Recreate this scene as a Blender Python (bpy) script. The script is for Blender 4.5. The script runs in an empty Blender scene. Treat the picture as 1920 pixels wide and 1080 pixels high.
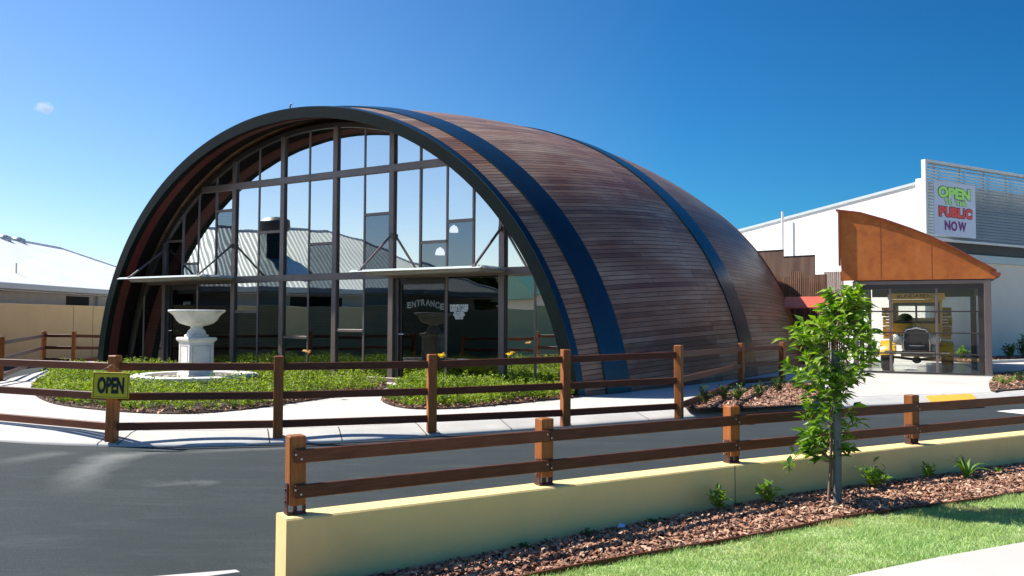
import bpy, math, random
import numpy as np
from mathutils import Vector, Matrix
R_ = math.radians
sc = bpy.context.scene
col = sc.collection
rng = np.random.default_rng(7)
random.seed(7)

# ------------------------------------------------------------------ camera
FPX, HY, PITCH, ROLL, EYE = 1600.0, 598.0, 0.042, 0.004, 1.35
CXP = 960.0; CYP = HY - FPX * math.tan(PITCH)
cd = bpy.data.cameras.new('camera'); cam = bpy.data.objects.new('camera', cd); col.objects.link(cam)
cd.sensor_width = 36; cd.lens = 36 * FPX / 1920
cd.shift_y = (CYP - 540.0) / 1920
cd.clip_start = 0.05; cd.clip_end = 6000
cam.location = (0, 0, EYE)
cam.matrix_world = Matrix.Translation((0, 0, EYE)) @ Matrix.Rotation(math.pi / 2 + PITCH, 4, 'X') @ Matrix.Rotation(ROLL, 4, 'Z')
sc.camera = cam

# ------------------------------------------------------------------ sky + sun
SKYRAMP = [(0.20, (.08, .44, .66)), (.42, (.20, .64, .86)), (.70, (.88, .98, 1.08)), (.95, (1.17, 1.06, 1.08))]
SUN_EL = R_(48.0); SUN_AZ = R_(74.0)          # azimuth: to the left of +Y
world = bpy.data.worlds.new('World'); sc.world = world; world.use_nodes = True
nt = world.node_tree; nt.nodes.clear()
wo = nt.nodes.new('ShaderNodeOutputWorld'); bg = nt.nodes.new('ShaderNodeBackground')
sky = nt.nodes.new('ShaderNodeTexSky'); sky.sky_type = 'NISHITA'; sky.sun_disc = False
sky.sun_elevation = SUN_EL; sky.sun_rotation = -SUN_AZ
sky.altitude = 0; sky.air_density = 1.0; sky.dust_density = 0.25; sky.ozone_density = 3.0
hs = nt.nodes.new('ShaderNodeHueSaturation'); hs.inputs['Saturation'].default_value = 1.18; hs.inputs['Hue'].default_value = .502
gm = nt.nodes.new('ShaderNodeGamma'); gm.inputs[1].default_value = 1.0
# the deep, polarised blue away from the sun and the milky haze low on the sun's side belong to the sky itself
tcw = nt.nodes.new('ShaderNodeTexCoord'); dp = nt.nodes.new('ShaderNodeVectorMath'); dp.operation = 'DOT_PRODUCT'
nt.links.new(tcw.outputs['Generated'], dp.inputs[0]); dp.inputs[1].default_value = (-math.sin(SUN_AZ + .25), math.cos(SUN_AZ + .25), 0.0)
rp = nt.nodes.new('ShaderNodeValToRGB'); el = rp.color_ramp.elements
while len(el) < 4: el.new(.5)
for e_, (p_, c_) in zip(el, SKYRAMP): e_.position = p_; e_.color = (*c_, 1)
mrw = nt.nodes.new('ShaderNodeMapRange'); mrw.inputs['From Min'].default_value = -1; mrw.inputs['From Max'].default_value = 1
nt.links.new(dp.outputs['Value'], mrw.inputs['Value']); nt.links.new(mrw.outputs[0], rp.inputs[0])
mlt = nt.nodes.new('ShaderNodeMix'); mlt.data_type = 'RGBA'; mlt.blend_type = 'MULTIPLY'; mlt.inputs[0].default_value = 1
nt.links.new(sky.outputs[0], hs.inputs['Color']); nt.links.new(hs.outputs[0], gm.inputs[0]); nt.links.new(gm.outputs[0], mlt.inputs[6]); nt.links.new(rp.outputs[0], mlt.inputs[7])
nt.links.new(mlt.outputs[2], bg.inputs[0]); nt.links.new(bg.outputs[0], wo.inputs[0])
bg.inputs[1].default_value = 0.085
sd = bpy.data.lights.new('sun', 'SUN'); so = bpy.data.objects.new('sun', sd); col.objects.link(so)
sd.energy = 4.9; sd.angle = R_(0.5); sd.color = (1.0, 0.95, 0.87)
sdir = Vector((-math.sin(SUN_AZ) * math.cos(SUN_EL), math.cos(SUN_AZ) * math.cos(SUN_EL), math.sin(SUN_EL)))
so.rotation_euler = sdir.to_track_quat('Z', 'Y').to_euler()
so.location = (-30, 20, 40)
sc.view_settings.view_transform = 'Standard'; sc.view_settings.look = 'None'
sc.view_settings.exposure = 0.80; sc.view_settings.gamma = 1.0
sc.cycles.max_bounces = 8; sc.cycles.transparent_max_bounces = 16
sc.cycles.use_denoising = True

# ------------------------------------------------------------------ surveying helpers: photo measurements -> metres
def ray(x, y):
    a2, b2 = x - CXP, y - CYP
    c, s = math.cos(ROLL), math.sin(ROLL)
    a, b = a2 * c + b2 * s, -a2 * s + b2 * c
    c, s = math.cos(PITCH), math.sin(PITCH)
    return np.array([a / FPX, c + b / FPX * s, s - b / FPX * c])
def G(x, y, z=0.0):
    r = ray(x, y); t = (z - EYE) / r[2]; return np.array([r[0] * t, r[1] * t, z])
def D(x, y, dist):
    r = ray(x, y); return r * (dist / r[1]) + [0, 0, EYE]
def PL(x, y, o, n):                            # pixel onto the vertical plane through o with normal n
    r = ray(x, y); E = np.array([0, 0, EYE]); t = np.dot(np.array(o) - E, n) / np.dot(r, n); return E + r * t

# ------------------------------------------------------------------ mesh helpers
class MB:
    def __init__(s): s.v = []; s.f = []; s.n = 0; s.uv = None
    def add(s, vs, fs):
        vs = [tuple(map(float, v)) for v in vs]
        s.f += [tuple(i + s.n for i in f) for f in fs]; s.v += vs; s.n += len(vs); return s
    def box(s, c, size, ax=None, bev=0.0):
        """box centred at c, size along axes ax (three unit vectors)"""
        if ax is None: ax = ((1, 0, 0), (0, 1, 0), (0, 0, 1))
        ax = [np.array(a, float) for a in ax]; c = np.array(c, float); h = [q / 2 for q in size]
        if bev <= 0:
            P = [c + sx * h[0] * ax[0] + sy * h[1] * ax[1] + sz * h[2] * ax[2] for sz in (-1, 1) for sy in (-1, 1) for sx in (-1, 1)]
            return s.add(P, [(0, 2, 3, 1), (4, 5, 7, 6), (0, 1, 5, 4), (2, 6, 7, 3), (0, 4, 6, 2), (1, 3, 7, 5)])
        b = min(bev, min(h) * .9); P = []; idx = {}
        for sx in (-1, 1):
            for sy in (-1, 1):
                for sz in (-1, 1):
                    for k in range(3):
                        q = [sx * h[0], sy * h[1], sz * h[2]]
                        for m in range(3):
                            if m != k: q[m] -= (sx, sy, sz)[m] * b
                        idx[(sx, sy, sz, k)] = len(P); P.append(c + q[0] * ax[0] + q[1] * ax[1] + q[2] * ax[2])
        F = []
        for k in range(3):
            m, n = [(1, 2), (2, 0), (0, 1)][k]
            for sg in (-1, 1):
                ring = []
                for (a, d) in ((-1, -1), (1, -1), (1, 1), (-1, 1)):
                    t = [0, 0, 0]; t[k] = sg; t[m] = a; t[n] = d; ring.append(idx[(t[0], t[1], t[2], k)])
                F.append(tuple(ring if sg > 0 else ring[::-1]))
        for k in range(3):
            m, n = [(1, 2), (2, 0), (0, 1)][k]
            for a in (-1, 1):
                for d in (-1, 1):
                    t0 = [0, 0, 0]; t1 = [0, 0, 0]; t0[k] = -1; t1[k] = 1
                    for t in (t0, t1): t[m] = a; t[n] = d
                    q = [idx[(*t0, m)], idx[(*t1, m)], idx[(*t1, n)], idx[(*t0, n)]]
                    F.append(tuple(q if a * d > 0 else q[::-1]))
        for sx in (-1, 1):
            for sy in (-1, 1):
                for sz in (-1, 1):
                    q = [idx[(sx, sy, sz, k)] for k in range(3)]
                    F.append(tuple(q if sx * sy * sz > 0 else q[::-1]))
        return s.add(P, F)
    def bar(s, p, q, w, h, bev=0.0, up=(0, 0, 1)):
        p = np.array(p, float); q = np.array(q, float); d = q - p; L = np.linalg.norm(d); d /= L
        up = np.array(up, float); sd_ = np.cross(d, up); sd_ /= np.linalg.norm(sd_); u2 = np.cross(sd_, d)
        return s.box((p + q) / 2, (L, w, h), (d, -sd_, u2), bev)
    def tube(s, pts, rad, n=8, cap=True):
        pts = [np.array(p, float) for p in pts]; k = len(pts)
        rad = rad if hasattr(rad, '__len__') else [rad] * k
        V = []; prev = None
        for i, p in enumerate(pts):
            t = pts[min(i + 1, k - 1)] - pts[max(i - 1, 0)]; t /= np.linalg.norm(t) + 1e-9
            if prev is None:
                a = np.cross(t, (0, 0, 1)); a = a if np.linalg.norm(a) > .1 else np.cross(t, (0, 1, 0))
            else: a = prev - t * np.dot(prev, t)
            a /= np.linalg.norm(a); prev = a; b = np.cross(t, a)
            V += [p + rad[i] * (math.cos(2 * math.pi * j / n) * a + math.sin(2 * math.pi * j / n) * b) for j in range(n)]
        F = [(i * n + j, i * n + (j + 1) % n, (i + 1) * n + (j + 1) % n, (i + 1) * n + j) for i in range(k - 1) for j in range(n)]
        if cap: F += [tuple(range(n))[::-1], tuple((k - 1) * n + j for j in range(n))]
        return s.add(V, F)
    def lathe(s, c, prof, n=32, ax=None, rot=0.0):
        """prof: (radius, height)"""
        if ax is None: ax = ((1, 0, 0), (0, 1, 0), (0, 0, 1))
        ax = [np.array(a, float) for a in ax]; c = np.array(c, float); k = len(prof)
        V = [c + r * (math.cos(rot + 2 * math.pi * j / n) * ax[0] + math.sin(rot + 2 * math.pi * j / n) * ax[1]) + h * ax[2] for r, h in prof for j in range(n)]
        F = [(i * n + j, i * n + (j + 1) % n, (i + 1) * n + (j + 1) % n, (i + 1) * n + j) for i in range(k - 1) for j in range(n)]
        F += [tuple(range(n))[::-1], tuple((k - 1) * n + j for j in range(n))]
        return s.add(V, F)
    def prism(s, poly, off):
        """poly: list of 3D points, extruded by vector off"""
        n = len(poly); off = np.array(off, float); P = [np.array(p, float) for p in poly]
        return s.add(P + [p + off for p in P], [tuple(range(n))[::-1], tuple(range(n, 2 * n))] + [(i, (i + 1) % n, n + (i + 1) % n, n + i) for i in range(n)])
    def grid(s, fn, us, vs):
        V = [fn(u, v) for v in vs for u in us]; nu = len(us)
        return s.add(V, [(j * nu + i, j * nu + i + 1, (j + 1) * nu + i + 1, (j + 1) * nu + i) for j in range(len(vs) - 1) for i in range(nu - 1)])

WLOC = {}
def org(o):
    return WLOC.get(o.name, np.zeros(3)) if o is not None else np.zeros(3)
def tag(o, label=None, cat=None, group=None, kind=None):
    if label: o['label'] = label
    if cat: o['category'] = cat
    if group: o['group'] = group
    if kind: o['kind'] = kind
    return o
def link(name, me, m, parent=None, loc=None, smooth=False, label=None):
    o = bpy.data.objects.new(name, me); col.objects.link(o)
    if m is not None:
        me.materials.clear(); me.materials.append(m)
    if parent is not None: o.parent = parent
    if smooth is True:
        me.polygons.foreach_set('use_smooth', [True] * len(me.polygons))
    elif smooth:
        me.polygons.foreach_set('use_smooth', [True] * len(me.polygons)); me.set_sharp_from_angle(angle=R_(smooth))
    if label: o['label'] = label
    return o
def fixn(me):
    import bmesh
    bm = bmesh.new(); bm.from_mesh(me); bmesh.ops.recalc_face_normals(bm, faces=bm.faces); bm.to_mesh(me); bm.free()
def obj(name, mb, m, parent=None, smooth=False, label=None, fix=True, local=False):
    """one mesh object, given in world coordinates (or in the parent's if local); origin at its own base"""
    V = np.array(mb.v)
    po = np.zeros(3) if local else org(parent)
    c = np.array([(V[:, 0].min() + V[:, 0].max()) / 2, (V[:, 1].min() + V[:, 1].max()) / 2, V[:, 2].min()])
    me = bpy.data.meshes.new(name); me.from_pydata((V - c).tolist(), [], mb.f); me.update()
    if fix: fixn(me)
    o = link(name, me, m, parent, smooth=smooth, label=label)
    o.location = c - po; 
    if not local: WLOC[o.name] = c
    return o
def thing(name, label, cat, loc=(0, 0, 0), group=None, rz=0):
    o = bpy.data.objects.new(name, None); col.objects.link(o); o.empty_display_size = .2
    o.location = loc; o.rotation_euler = (0, 0, rz); WLOC[o.name] = np.array(loc, float)
    return tag(o, label, cat, group)
def text_mesh(body, size, offset=0.0, depth=0.002, outline=0.0, sx=1.0, align='CENTER', shear=0):
    cu = bpy.data.curves.new('lettering', 'FONT'); cu.body = body; cu.size = size; cu.align_x = align; cu.align_y = 'CENTER'
    cu.shear = shear; cu.offset = offset; cu.extrude = depth; cu.resolution_u = 4
    if outline: cu.fill_mode = 'NONE'; cu.extrude = 0; cu.bevel_depth = outline; cu.bevel_resolution = 0
    t = bpy.data.objects.new('lettering', cu); col.objects.link(t)
    bpy.context.view_layer.update()
    me = bpy.data.meshes.new_from_object(t); bpy.data.objects.remove(t)
    V = np.empty(len(me.vertices) * 3); me.vertices.foreach_get('co', V); V = V.reshape(-1, 3); V[:, 0] *= sx
    F = [tuple(p.vertices) for p in me.polygons]; bpy.data.meshes.remove(me)
    return V, F
def put_text(mb, V, F, o, ux, uz, un, k=1.0, rot=0.0, dx=0.0, dy=0.0):
    o, ux, uz, un = (np.array(q, float) for q in (o, ux, uz, un))
    x = V[:, 0] * k; y = V[:, 1] * k
    c, s = math.cos(rot), math.sin(rot); x, y = x * c - y * s + dx, x * s + y * c + dy
    P = o + x[:, None] * ux + y[:, None] * uz + V[:, 2][:, None] * un
    mb.add(P.tolist(), F)

# ------------------------------------------------------------------ materials
def newmat(name):
    m = bpy.data.materials.new(name); m.use_nodes = True; n = m.node_tree; b = n.nodes['Principled BSDF']; return m, n, b
def nd(n, t, **k):
    x = n.nodes.new(t)
    for a, v in k.items():
        if a in x.inputs: x.inputs[a].default_value = v
        else: setattr(x, a, v)
    return x
def ramp(n, fac, stops):
    r = n.nodes.new('ShaderNodeValToRGB'); e = r.color_ramp.elements
    while len(e) < len(stops): e.new(.5)
    for q, (p, c) in zip(e, stops): q.position = p; q.color = (*c, 1) if len(c) == 3 else c
    n.links.new(fac, r.inputs[0]); return r.outputs[0]
def mixc(n, fac, a, b, mode='MIX'):
    x = n.nodes.new('ShaderNodeMix'); x.data_type = 'RGBA'; x.blend_type = mode
    for i, q in ((0, fac), (6, a), (7, b)):
        if hasattr(q, 'is_linked') or hasattr(q, 'links'): n.links.new(q, x.inputs[i])
        else: x.inputs[i].default_value = q if i == 0 else ((*q, 1) if len(q) == 3 else q)
    return x.outputs[2]
def coords(n, scale=(1, 1, 1), kind='Object', rot=(0, 0, 0)):
    tc = n.nodes.new('ShaderNodeTexCoord'); mp = n.nodes.new('ShaderNodeMapping'); mp.inputs['Scale'].default_value = scale; mp.inputs['Rotation'].default_value = rot
    n.links.new(tc.outputs[kind], mp.inputs[0]); return mp.outputs[0]
def wcoords(n, scale=(1, 1, 1), rot=(0, 0, 0)):
    g = n.nodes.new('ShaderNodeNewGeometry'); mp = n.nodes.new('ShaderNodeMapping'); mp.inputs['Scale'].default_value = scale; mp.inputs['Rotation'].default_value = rot
    n.links.new(g.outputs['Position'], mp.inputs[0]); return mp.outputs[0]
def noise(n, vec, scale, detail=4, rough=.6, dist=0):
    x = nd(n, 'ShaderNodeTexNoise', Scale=scale, Detail=detail, Roughness=rough, Distortion=dist); n.links.new(vec, x.inputs['Vector']); return x.outputs['Fac']
def bump(n, b, h, strength=.3, dist=.01):
    x = nd(n, 'ShaderNodeBump', Strength=strength, Distance=dist); n.links.new(h, x.inputs['Height']); n.links.new(x.outputs[0], b.inputs['Normal'])
def simple(name, c, rough=.6, var=.15, sc_=3.0, metal=0.0, bmp=0.0, bsc=60, spec=.5, coat=0, dirt=None, world_=False):
    m, n, b = newmat(name); v = wcoords(n) if world_ else coords(n)
    f = noise(n, v, sc_, 5)
    lo = tuple(x * (1 - var) for x in c); hi = tuple(min(1, x * (1 + var)) for x in c)
    cc = ramp(n, f, [(.3, lo), (.7, hi)])
    if dirt:
        f2 = noise(n, v, sc_ * .37, 6, .7); cc = mixc(n, ramp(n, f2, [(.5, (0, 0, 0)), (.75, (1, 1, 1))]), cc, dirt)
    n.links.new(cc, b.inputs['Base Color']); b.inputs['Roughness'].default_value = rough; b.inputs['Metallic'].default_value = metal
    b.inputs['Specular IOR Level'].default_value = spec; b.inputs['Coat Weight'].default_value = coat
    if bmp: bump(n, b, noise(n, v, bsc, 4), bmp, .01)
    return m
def wood(name, dark, light, scale=(1, 1, 1), rough=.55, rot=(0, 0, 0), spec=.4):
    """grain runs along local x of the scaled coordinate"""
    m, n, b = newmat(name)
    v = coords(n, scale, rot=rot)
    f = noise(n, v, 9, 6, .65, .3); f2 = noise(n, coords(n), 1.7, 3)
    c1 = ramp(n, f, [(.28, dark), (.72, light)])
    oi = n.nodes.new('ShaderNodeObjectInfo')
    hv = nd(n, 'ShaderNodeHueSaturation'); mr = nd(n, 'ShaderNodeMapRange'); mr.inputs['To Min'].default_value = .72; mr.inputs['To Max'].default_value = 1.28
    n.links.new(oi.outputs['Random'], mr.inputs['Value']); n.links.new(mr.outputs[0], hv.inputs['Value']); n.links.new(c1, hv.inputs['Color'])
    c2 = mixc(n, f2, hv.outputs[0], tuple(x * .6 for x in dark), 'MIX')
    c3 = mixc(n, .7, c2, hv.outputs[0])
    n.links.new(c3, b.inputs['Base Color']); b.inputs['Roughness'].default_value = rough; b.inputs['Specular IOR Level'].default_value = spec
    bump(n, b, f, .35, .004); return m
def leafmat(name, lo, mid, hi, trans=.35, rough=.45):
    m, n, b = newmat(name)
    at = n.nodes.new('ShaderNodeAttribute'); at.attribute_name = 'rnd'
    c = ramp(n, at.outputs['Fac'], [(0, lo), (.55, mid), (1, hi)])
    n.links.new(c, b.inputs['Base Color']); b.inputs['Roughness'].default_value = rough; b.inputs['Specular IOR Level'].default_value = .4
    tr = n.nodes.new('ShaderNodeBsdfTranslucent'); mx = n.nodes.new('ShaderNodeMixShader'); mx.inputs[0].default_value = trans
    hc = nd(n, 'ShaderNodeHueSaturation', Saturation=1.15, Value=1.3); n.links.new(c, hc.inputs['Color']); n.links.new(hc.outputs[0], tr.inputs[0])
    n.links.new(b.outputs[0], mx.inputs[1]); n.links.new(tr.outputs[0], mx.inputs[2]); n.links.new(mx.outputs[0], n.nodes['Material Output'].inputs[0]); return m

def mat_planks():
    m, n, b = newmat('weathered_barrel_planks')
    tc = n.nodes.new('ShaderNodeTexCoord'); uv = tc.outputs['UV']
    br = n.nodes.new('ShaderNodeTexBrick'); br.offset = .37; br.offset_frequency = 3; br.squash = 1
    for k, v in (('Scale', 1.0), ('Mortar Size', .007), ('Mortar Smooth', .3), ('Bias', 0.0), ('Brick Width', 5.3), ('Row Height', .098)): br.inputs[k].default_value = v
    br.inputs['Color1'].default_value = (0, 0, 0, 1); br.inputs['Color2'].default_value = (1, 1, 1, 1); br.inputs['Mortar'].default_value = (.5, .5, .5, 1)
    n.links.new(uv, br.inputs['Vector'])
    mp = n.nodes.new('ShaderNodeMapping'); mp.inputs['Scale'].default_value = (.7, 22, 1); n.links.new(uv, mp.inputs[0])
    g = noise(n, mp.outputs[0], 2.2, 8, .7, .4)
    mp2 = n.nodes.new('ShaderNodeMapping'); mp2.inputs['Scale'].default_value = (.16, .5, 1); n.links.new(uv, mp2.inputs[0])
    big = noise(n, mp2.outputs[0], 1.6, 4, .6, .6)
    mp3 = n.nodes.new('ShaderNodeMapping'); mp3.inputs['Scale'].default_value = (.35, 3, 1); n.links.new(uv, mp3.inputs[0])
    mid = noise(n, mp3.outputs[0], 1.3, 5, .65)
    board = ramp(n, br.outputs['Color'], [(0, (.185, .074, .036)), (.3, (.235, .100, .050)), (.6, (.295, .132, .070)), (.85, (.36, .175, .098)), (1, (.40, .19, .095))])
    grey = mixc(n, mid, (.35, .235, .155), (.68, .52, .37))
    bc = n.nodes.new('ShaderNodeMath'); bc.operation = 'MULTIPLY_ADD'; bc.inputs[1].default_value = .09; n.links.new(br.outputs['Color'], bc.inputs[0]); n.links.new(big, bc.inputs[2])
    gf = n.nodes.new('ShaderNodeMath'); gf.operation = 'MULTIPLY'
    n.links.new(ramp(n, bc.outputs[0], [(.42, (0, 0, 0)), (.66, (.85, .85, .85))]), gf.inputs[0]); n.links.new(ramp(n, mid, [(.3, (.35, .35, .35)), (.65, (1, 1, 1))]), gf.inputs[1])
    sxy = n.nodes.new('ShaderNodeSeparateXYZ'); n.links.new(uv, sxy.inputs[0])
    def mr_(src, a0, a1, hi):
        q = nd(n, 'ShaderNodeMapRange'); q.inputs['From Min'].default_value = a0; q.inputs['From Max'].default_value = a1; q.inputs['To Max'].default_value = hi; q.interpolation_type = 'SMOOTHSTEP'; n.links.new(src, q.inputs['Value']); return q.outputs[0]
    w1 = mr_(sxy.outputs[0], 7.2, 10.0, .75); w2 = mr_(sxy.outputs[1], 6.0, 10.5, .55)  # boards painted paler rearward, like a grazing reflection, and paler towards the top
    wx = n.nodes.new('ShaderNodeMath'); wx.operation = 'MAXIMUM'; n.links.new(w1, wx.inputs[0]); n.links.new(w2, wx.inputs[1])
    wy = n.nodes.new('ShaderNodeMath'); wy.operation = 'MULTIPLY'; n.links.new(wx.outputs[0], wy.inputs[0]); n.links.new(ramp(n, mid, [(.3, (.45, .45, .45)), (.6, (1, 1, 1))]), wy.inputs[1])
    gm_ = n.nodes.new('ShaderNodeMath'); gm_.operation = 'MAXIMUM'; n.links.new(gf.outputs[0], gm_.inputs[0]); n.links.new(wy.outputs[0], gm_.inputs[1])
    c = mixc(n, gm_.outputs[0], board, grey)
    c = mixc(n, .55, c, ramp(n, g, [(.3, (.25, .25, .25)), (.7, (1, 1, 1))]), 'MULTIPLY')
    c = mixc(n, br.outputs['Fac'], c, (.012, .008, .006))
    n.links.new(c, b.inputs['Base Color'])
    rr = ramp(n, g, [(.3, (.34, .34, .34)), (.7, (.5, .5, .5))]); n.links.new(rr, b.inputs['Roughness'])
    b.inputs['Specular IOR Level'].default_value = .30
    inv = n.nodes.new('ShaderNodeMath'); inv.operation = 'MULTIPLY_ADD'; inv.inputs[1].default_value = -1.4; n.links.new(br.outputs['Fac'], inv.inputs[0]); n.links.new(g, inv.inputs[2])
    add = n.nodes.new('ShaderNodeMath'); add.operation = 'MULTIPLY_ADD'; add.inputs[1].default_value = .5; n.links.new(br.outputs['Color'], add.inputs[0]); n.links.new(inv.outputs[0], add.inputs[2])
    bump(n, b, add.outputs[0], .30, .008)
    return m
def mat_glass(name, refl, tint, thru, wave=.0022, edge=.5):
    m, n, b = newmat(name); n.nodes.remove(b)
    gl = nd(n, 'ShaderNodeBsdfGlossy', Roughness=0.004); gl.inputs['Color'].default_value = (*tint, 1)
    tr = n.nodes.new('ShaderNodeBsdfTransparent'); tr.inputs[0].default_value = (*thru, 1)
    mx = n.nodes.new('ShaderNodeMixShader')
    lw = nd(n, 'ShaderNodeLayerWeight', Blend=.35)
    mr = nd(n, 'ShaderNodeMapRange'); mr.inputs['To Min'].default_value = refl; mr.inputs['To Max'].default_value = min(1, refl + edge)
    n.links.new(lw.outputs['Fresnel'], mr.inputs['Value']); n.links.new(mr.outputs[0], mx.inputs[0])
    n.links.new(tr.outputs[0], mx.inputs[1]); n.links.new(gl.outputs[0], mx.inputs[2]); n.links.new(mx.outputs[0], n.nodes['Material Output'].inputs[0])
    if wave:
        bp = nd(n, 'ShaderNodeBump', Strength=1.0, Distance=wave); f = noise(n, wcoords(n), 1.1, 1); n.links.new(f, bp.inputs['Height']); n.links.new(bp.outputs[0], gl.inputs['Normal'])
    return m
def mat_corr(name, c, axis_rot, pitch=.076, rough=.35, metal=0.0, strength=1.0):
    m, n, b = newmat(name)
    v = wcoords(n, rot=(0, 0, axis_rot))
    w = n.nodes.new('ShaderNodeTexWave'); w.wave_type = 'BANDS'; w.bands_direction = 'X'; w.inputs['Scale'].default_value = 1 / pitch / 3.18 * 1.0; n.links.new(v, w.inputs['Vector'])
    f = noise(n, wcoords(n), .8, 4)
    n.links.new(ramp(n, f, [(.3, tuple(x * .88 for x in c)), (.7, c)]), b.inputs['Base Color'])
    b.inputs['Roughness'].default_value = rough; b.inputs['Metallic'].default_value = metal
    bump(n, b, w.outputs['Fac'], strength, .02); return m

M = {}
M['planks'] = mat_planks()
def hoopmat():
    m, n, b = newmat('dark_blue_steel_band'); v = coords(n)
    f = noise(n, v, 1.3, 4); n.links.new(ramp(n, f, [(.3, (.022, .048, .068)), (.7, (.032, .066, .090))]), b.inputs['Base Color'])
    b.inputs['Metallic'].default_value = .75; b.inputs['Roughness'].default_value = .27
    bump(n, b, noise(n, v, 2.0, 3), .12, .02); return m
M['hoop'] = hoopmat()
M['ringface'] = simple('dark_green_black_steel', (.004, .010, .010), .55, .25, 2, spec=.12)
M['soffit'] = simple('dark_red_soffit', (.10, .014, .010), .6, .3, 3)
M['soffit2'] = simple('black_soffit', (.010, .007, .007), .8, .3, 3, spec=.15)
M['bronze'] = simple('bronze_aluminium', (.20, .155, .14), .42, .12, 2, metal=.35)
M['bronze_dk'] = simple('dark_bronze', (.055, .045, .042), .4, .12, 2, metal=.3)
M['glass'] = mat_glass('reflective_glass', .72, (.93, .96, .93), (.30, .33, .34))
M['glass_dk'] = mat_glass('dark_tinted_glass', .20, (.75, .9, 1.0), (.22, .23, .25))
M['glass_door'] = mat_glass('door_glass', .07, (.9, .95, 1), (.25, .25, .26))
M['glass_show'] = mat_glass('clear_showroom_glass', .035, (1, 1, 1), (.84, .86, .84), 0, .10)
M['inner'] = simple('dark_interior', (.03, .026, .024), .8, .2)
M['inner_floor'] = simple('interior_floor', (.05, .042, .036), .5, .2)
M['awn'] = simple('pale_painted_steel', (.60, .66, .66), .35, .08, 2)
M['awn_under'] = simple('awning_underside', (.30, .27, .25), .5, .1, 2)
M['strut'] = simple('strut_steel', (.16, .14, .14), .4, .1, metal=.3)
M['postwood'] = wood('orange_brown_post_timber', (.20, .058, .015), (.42, .15, .038), (4, 4, .35), .55, spec=.3)
M['railwood'] = wood('dark_red_brown_rail_timber', (.075, .022, .011), (.18, .058, .028), (.5, .5, 6), .5, spec=.25)
M['bracket'] = simple('rusty_bracket', (.10, .05, .04), .6, .3, 20, metal=.5)
M['screw'] = simple('zinc_screw', (.45, .42, .4), .3, .1, metal=.8)
M['white'] = simple('white_lettering', (.8, .8, .8), .5, .02)
M['stone'] = simple('white_cast_stone', (.80, .77, .71), .75, .10, 5, bmp=.25, bsc=40, dirt=(.42, .40, .36))
M['pebble'] = simple('pebbles', (.3, .27, .22), .8, .4, 30)
M['path'] = simple('pale_concrete_path', (.55, .515, .465), .8, .06, .9, bmp=.15, bsc=90, dirt=(.43, .40, .36), world_=True)
M['kerb'] = simple('kerb_concrete', (.50, .49, .455), .8, .10, 2.2, bmp=.2, bsc=60, dirt=(.44, .43, .40), world_=True)
M['foot'] = simple('footpath_concrete', (.50, .475, .43), .8, .05, 1.5, bmp=.12, bsc=100, world_=True)
M['wallcream'] = simple('cream_rendered_wall', (.90, .655, .28), .75, .05, 1.2, bmp=.35, bsc=110, world_=True, dirt=(.74, .54, .22))
M['wallyard'] = simple('tan_rendered_wall', (.68, .52, .26), .85, .06, 1.0, bmp=.2, bsc=80, world_=True)
M['wallwhite'] = simple('white_painted_block', (.80, .79, .76), .75, .03, .6, world_=True)
M['wallgrey'] = simple('pale_grey_render', (.68, .66, .57), .8, .05, .8, bmp=.2, bsc=60, world_=True)
M['roofwhite'] = mat_corr('pale_corrugated_roof', (.86, .87, .84), math.pi / 2, .13, .5, 0, .35)
M['fascia'] = simple('blue_grey_fascia', (.46, .52, .54), .5, .06)
M['darkopen'] = simple('dark_opening', (.02, .02, .02), .8, .1)
M['housegrey'] = simple('grey_house_wall', (.60, .60, .58), .8, .06)
M['corten'] = None
M['louv'] = simple('grey_louvre_metal', (.46, .52, .52), .4, .06, 1, metal=.3)
M['louvframe'] = simple('pale_frame', (.62, .66, .66), .5, .05)
M['dkband'] = simple('dark_blue_grey_band', (.05, .065, .08), .5, .1)
M['redawn'] = simple('red_awning_sheet', (.55, .10, .065), .5, .06)
M['redtrim'] = simple('red_oxide_trim', (.26, .055, .03), .4, .1)
M['signboard'] = simple('pale_blue_signboard', (.58, .68, .80), .6, .04)
M['lime'] = simple('lime_lettering', (.48, .95, .20), .5, .02)
M['tred'] = simple('red_lettering', (.85, .09, .07), .5, .02)
M['purple'] = simple('purple_lettering', (.20, .03, .20), .5, .1)
M['navy'] = simple('navy_outline', (.012, .03, .05), .5, .1)
M['yellow'] = simple('yellow_sign_face', (.88, .66, .02), .45, .06)
M['black'] = simple('black_paint', (.012, .012, .013), .45, .1)
M['tactile'] = simple('yellow_tactile_pad', (.72, .36, .03), .7, .06)
M['linewhite'] = simple('white_road_paint', (.72, .72, .70), .7, .08, 5)
M['showfloor'] = simple('polished_floor', (.36, .37, .35), .18, .06, 1)
M['truckyel'] = simple('mustard_truck_paint', (.80, .44, .012), .35, .08, 2, coat=.5)
M['tyre'] = simple('tyre_rubber', (.02, .018, .018), .8, .2)
M['chrome'] = simple('chrome', (.75, .76, .78), .15, .03, metal=1.0)
M['truckdk'] = simple('dark_truck_metal', (.025, .027, .04), .35, .2)
M['lens'] = simple('headlamp_lens', (.5, .5, .48), .15, .05)
M['crate'] = wood('yellow_crate_timber', (.42, .21, .012), (.66, .37, .03), (1, 1, 5), .6)
M['bark'] = simple('pale_brown_bark', (.20, .13, .085), .8, .25, 12, bmp=.4, bsc=40)
M['stake'] = simple('grey_stake', (.10, .115, .125), .7, .2, 8)
M['leaf_tree'] = leafmat('tree_leaves', (.035, .10, .012), (.17, .31, .035), (.40, .54, .095), .45, .36)
M['leaf_hedge'] = leafmat('ground_cover_leaves', (.055, .105, .010), (.24, .34, .035), (.54, .62, .13), .4)
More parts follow.
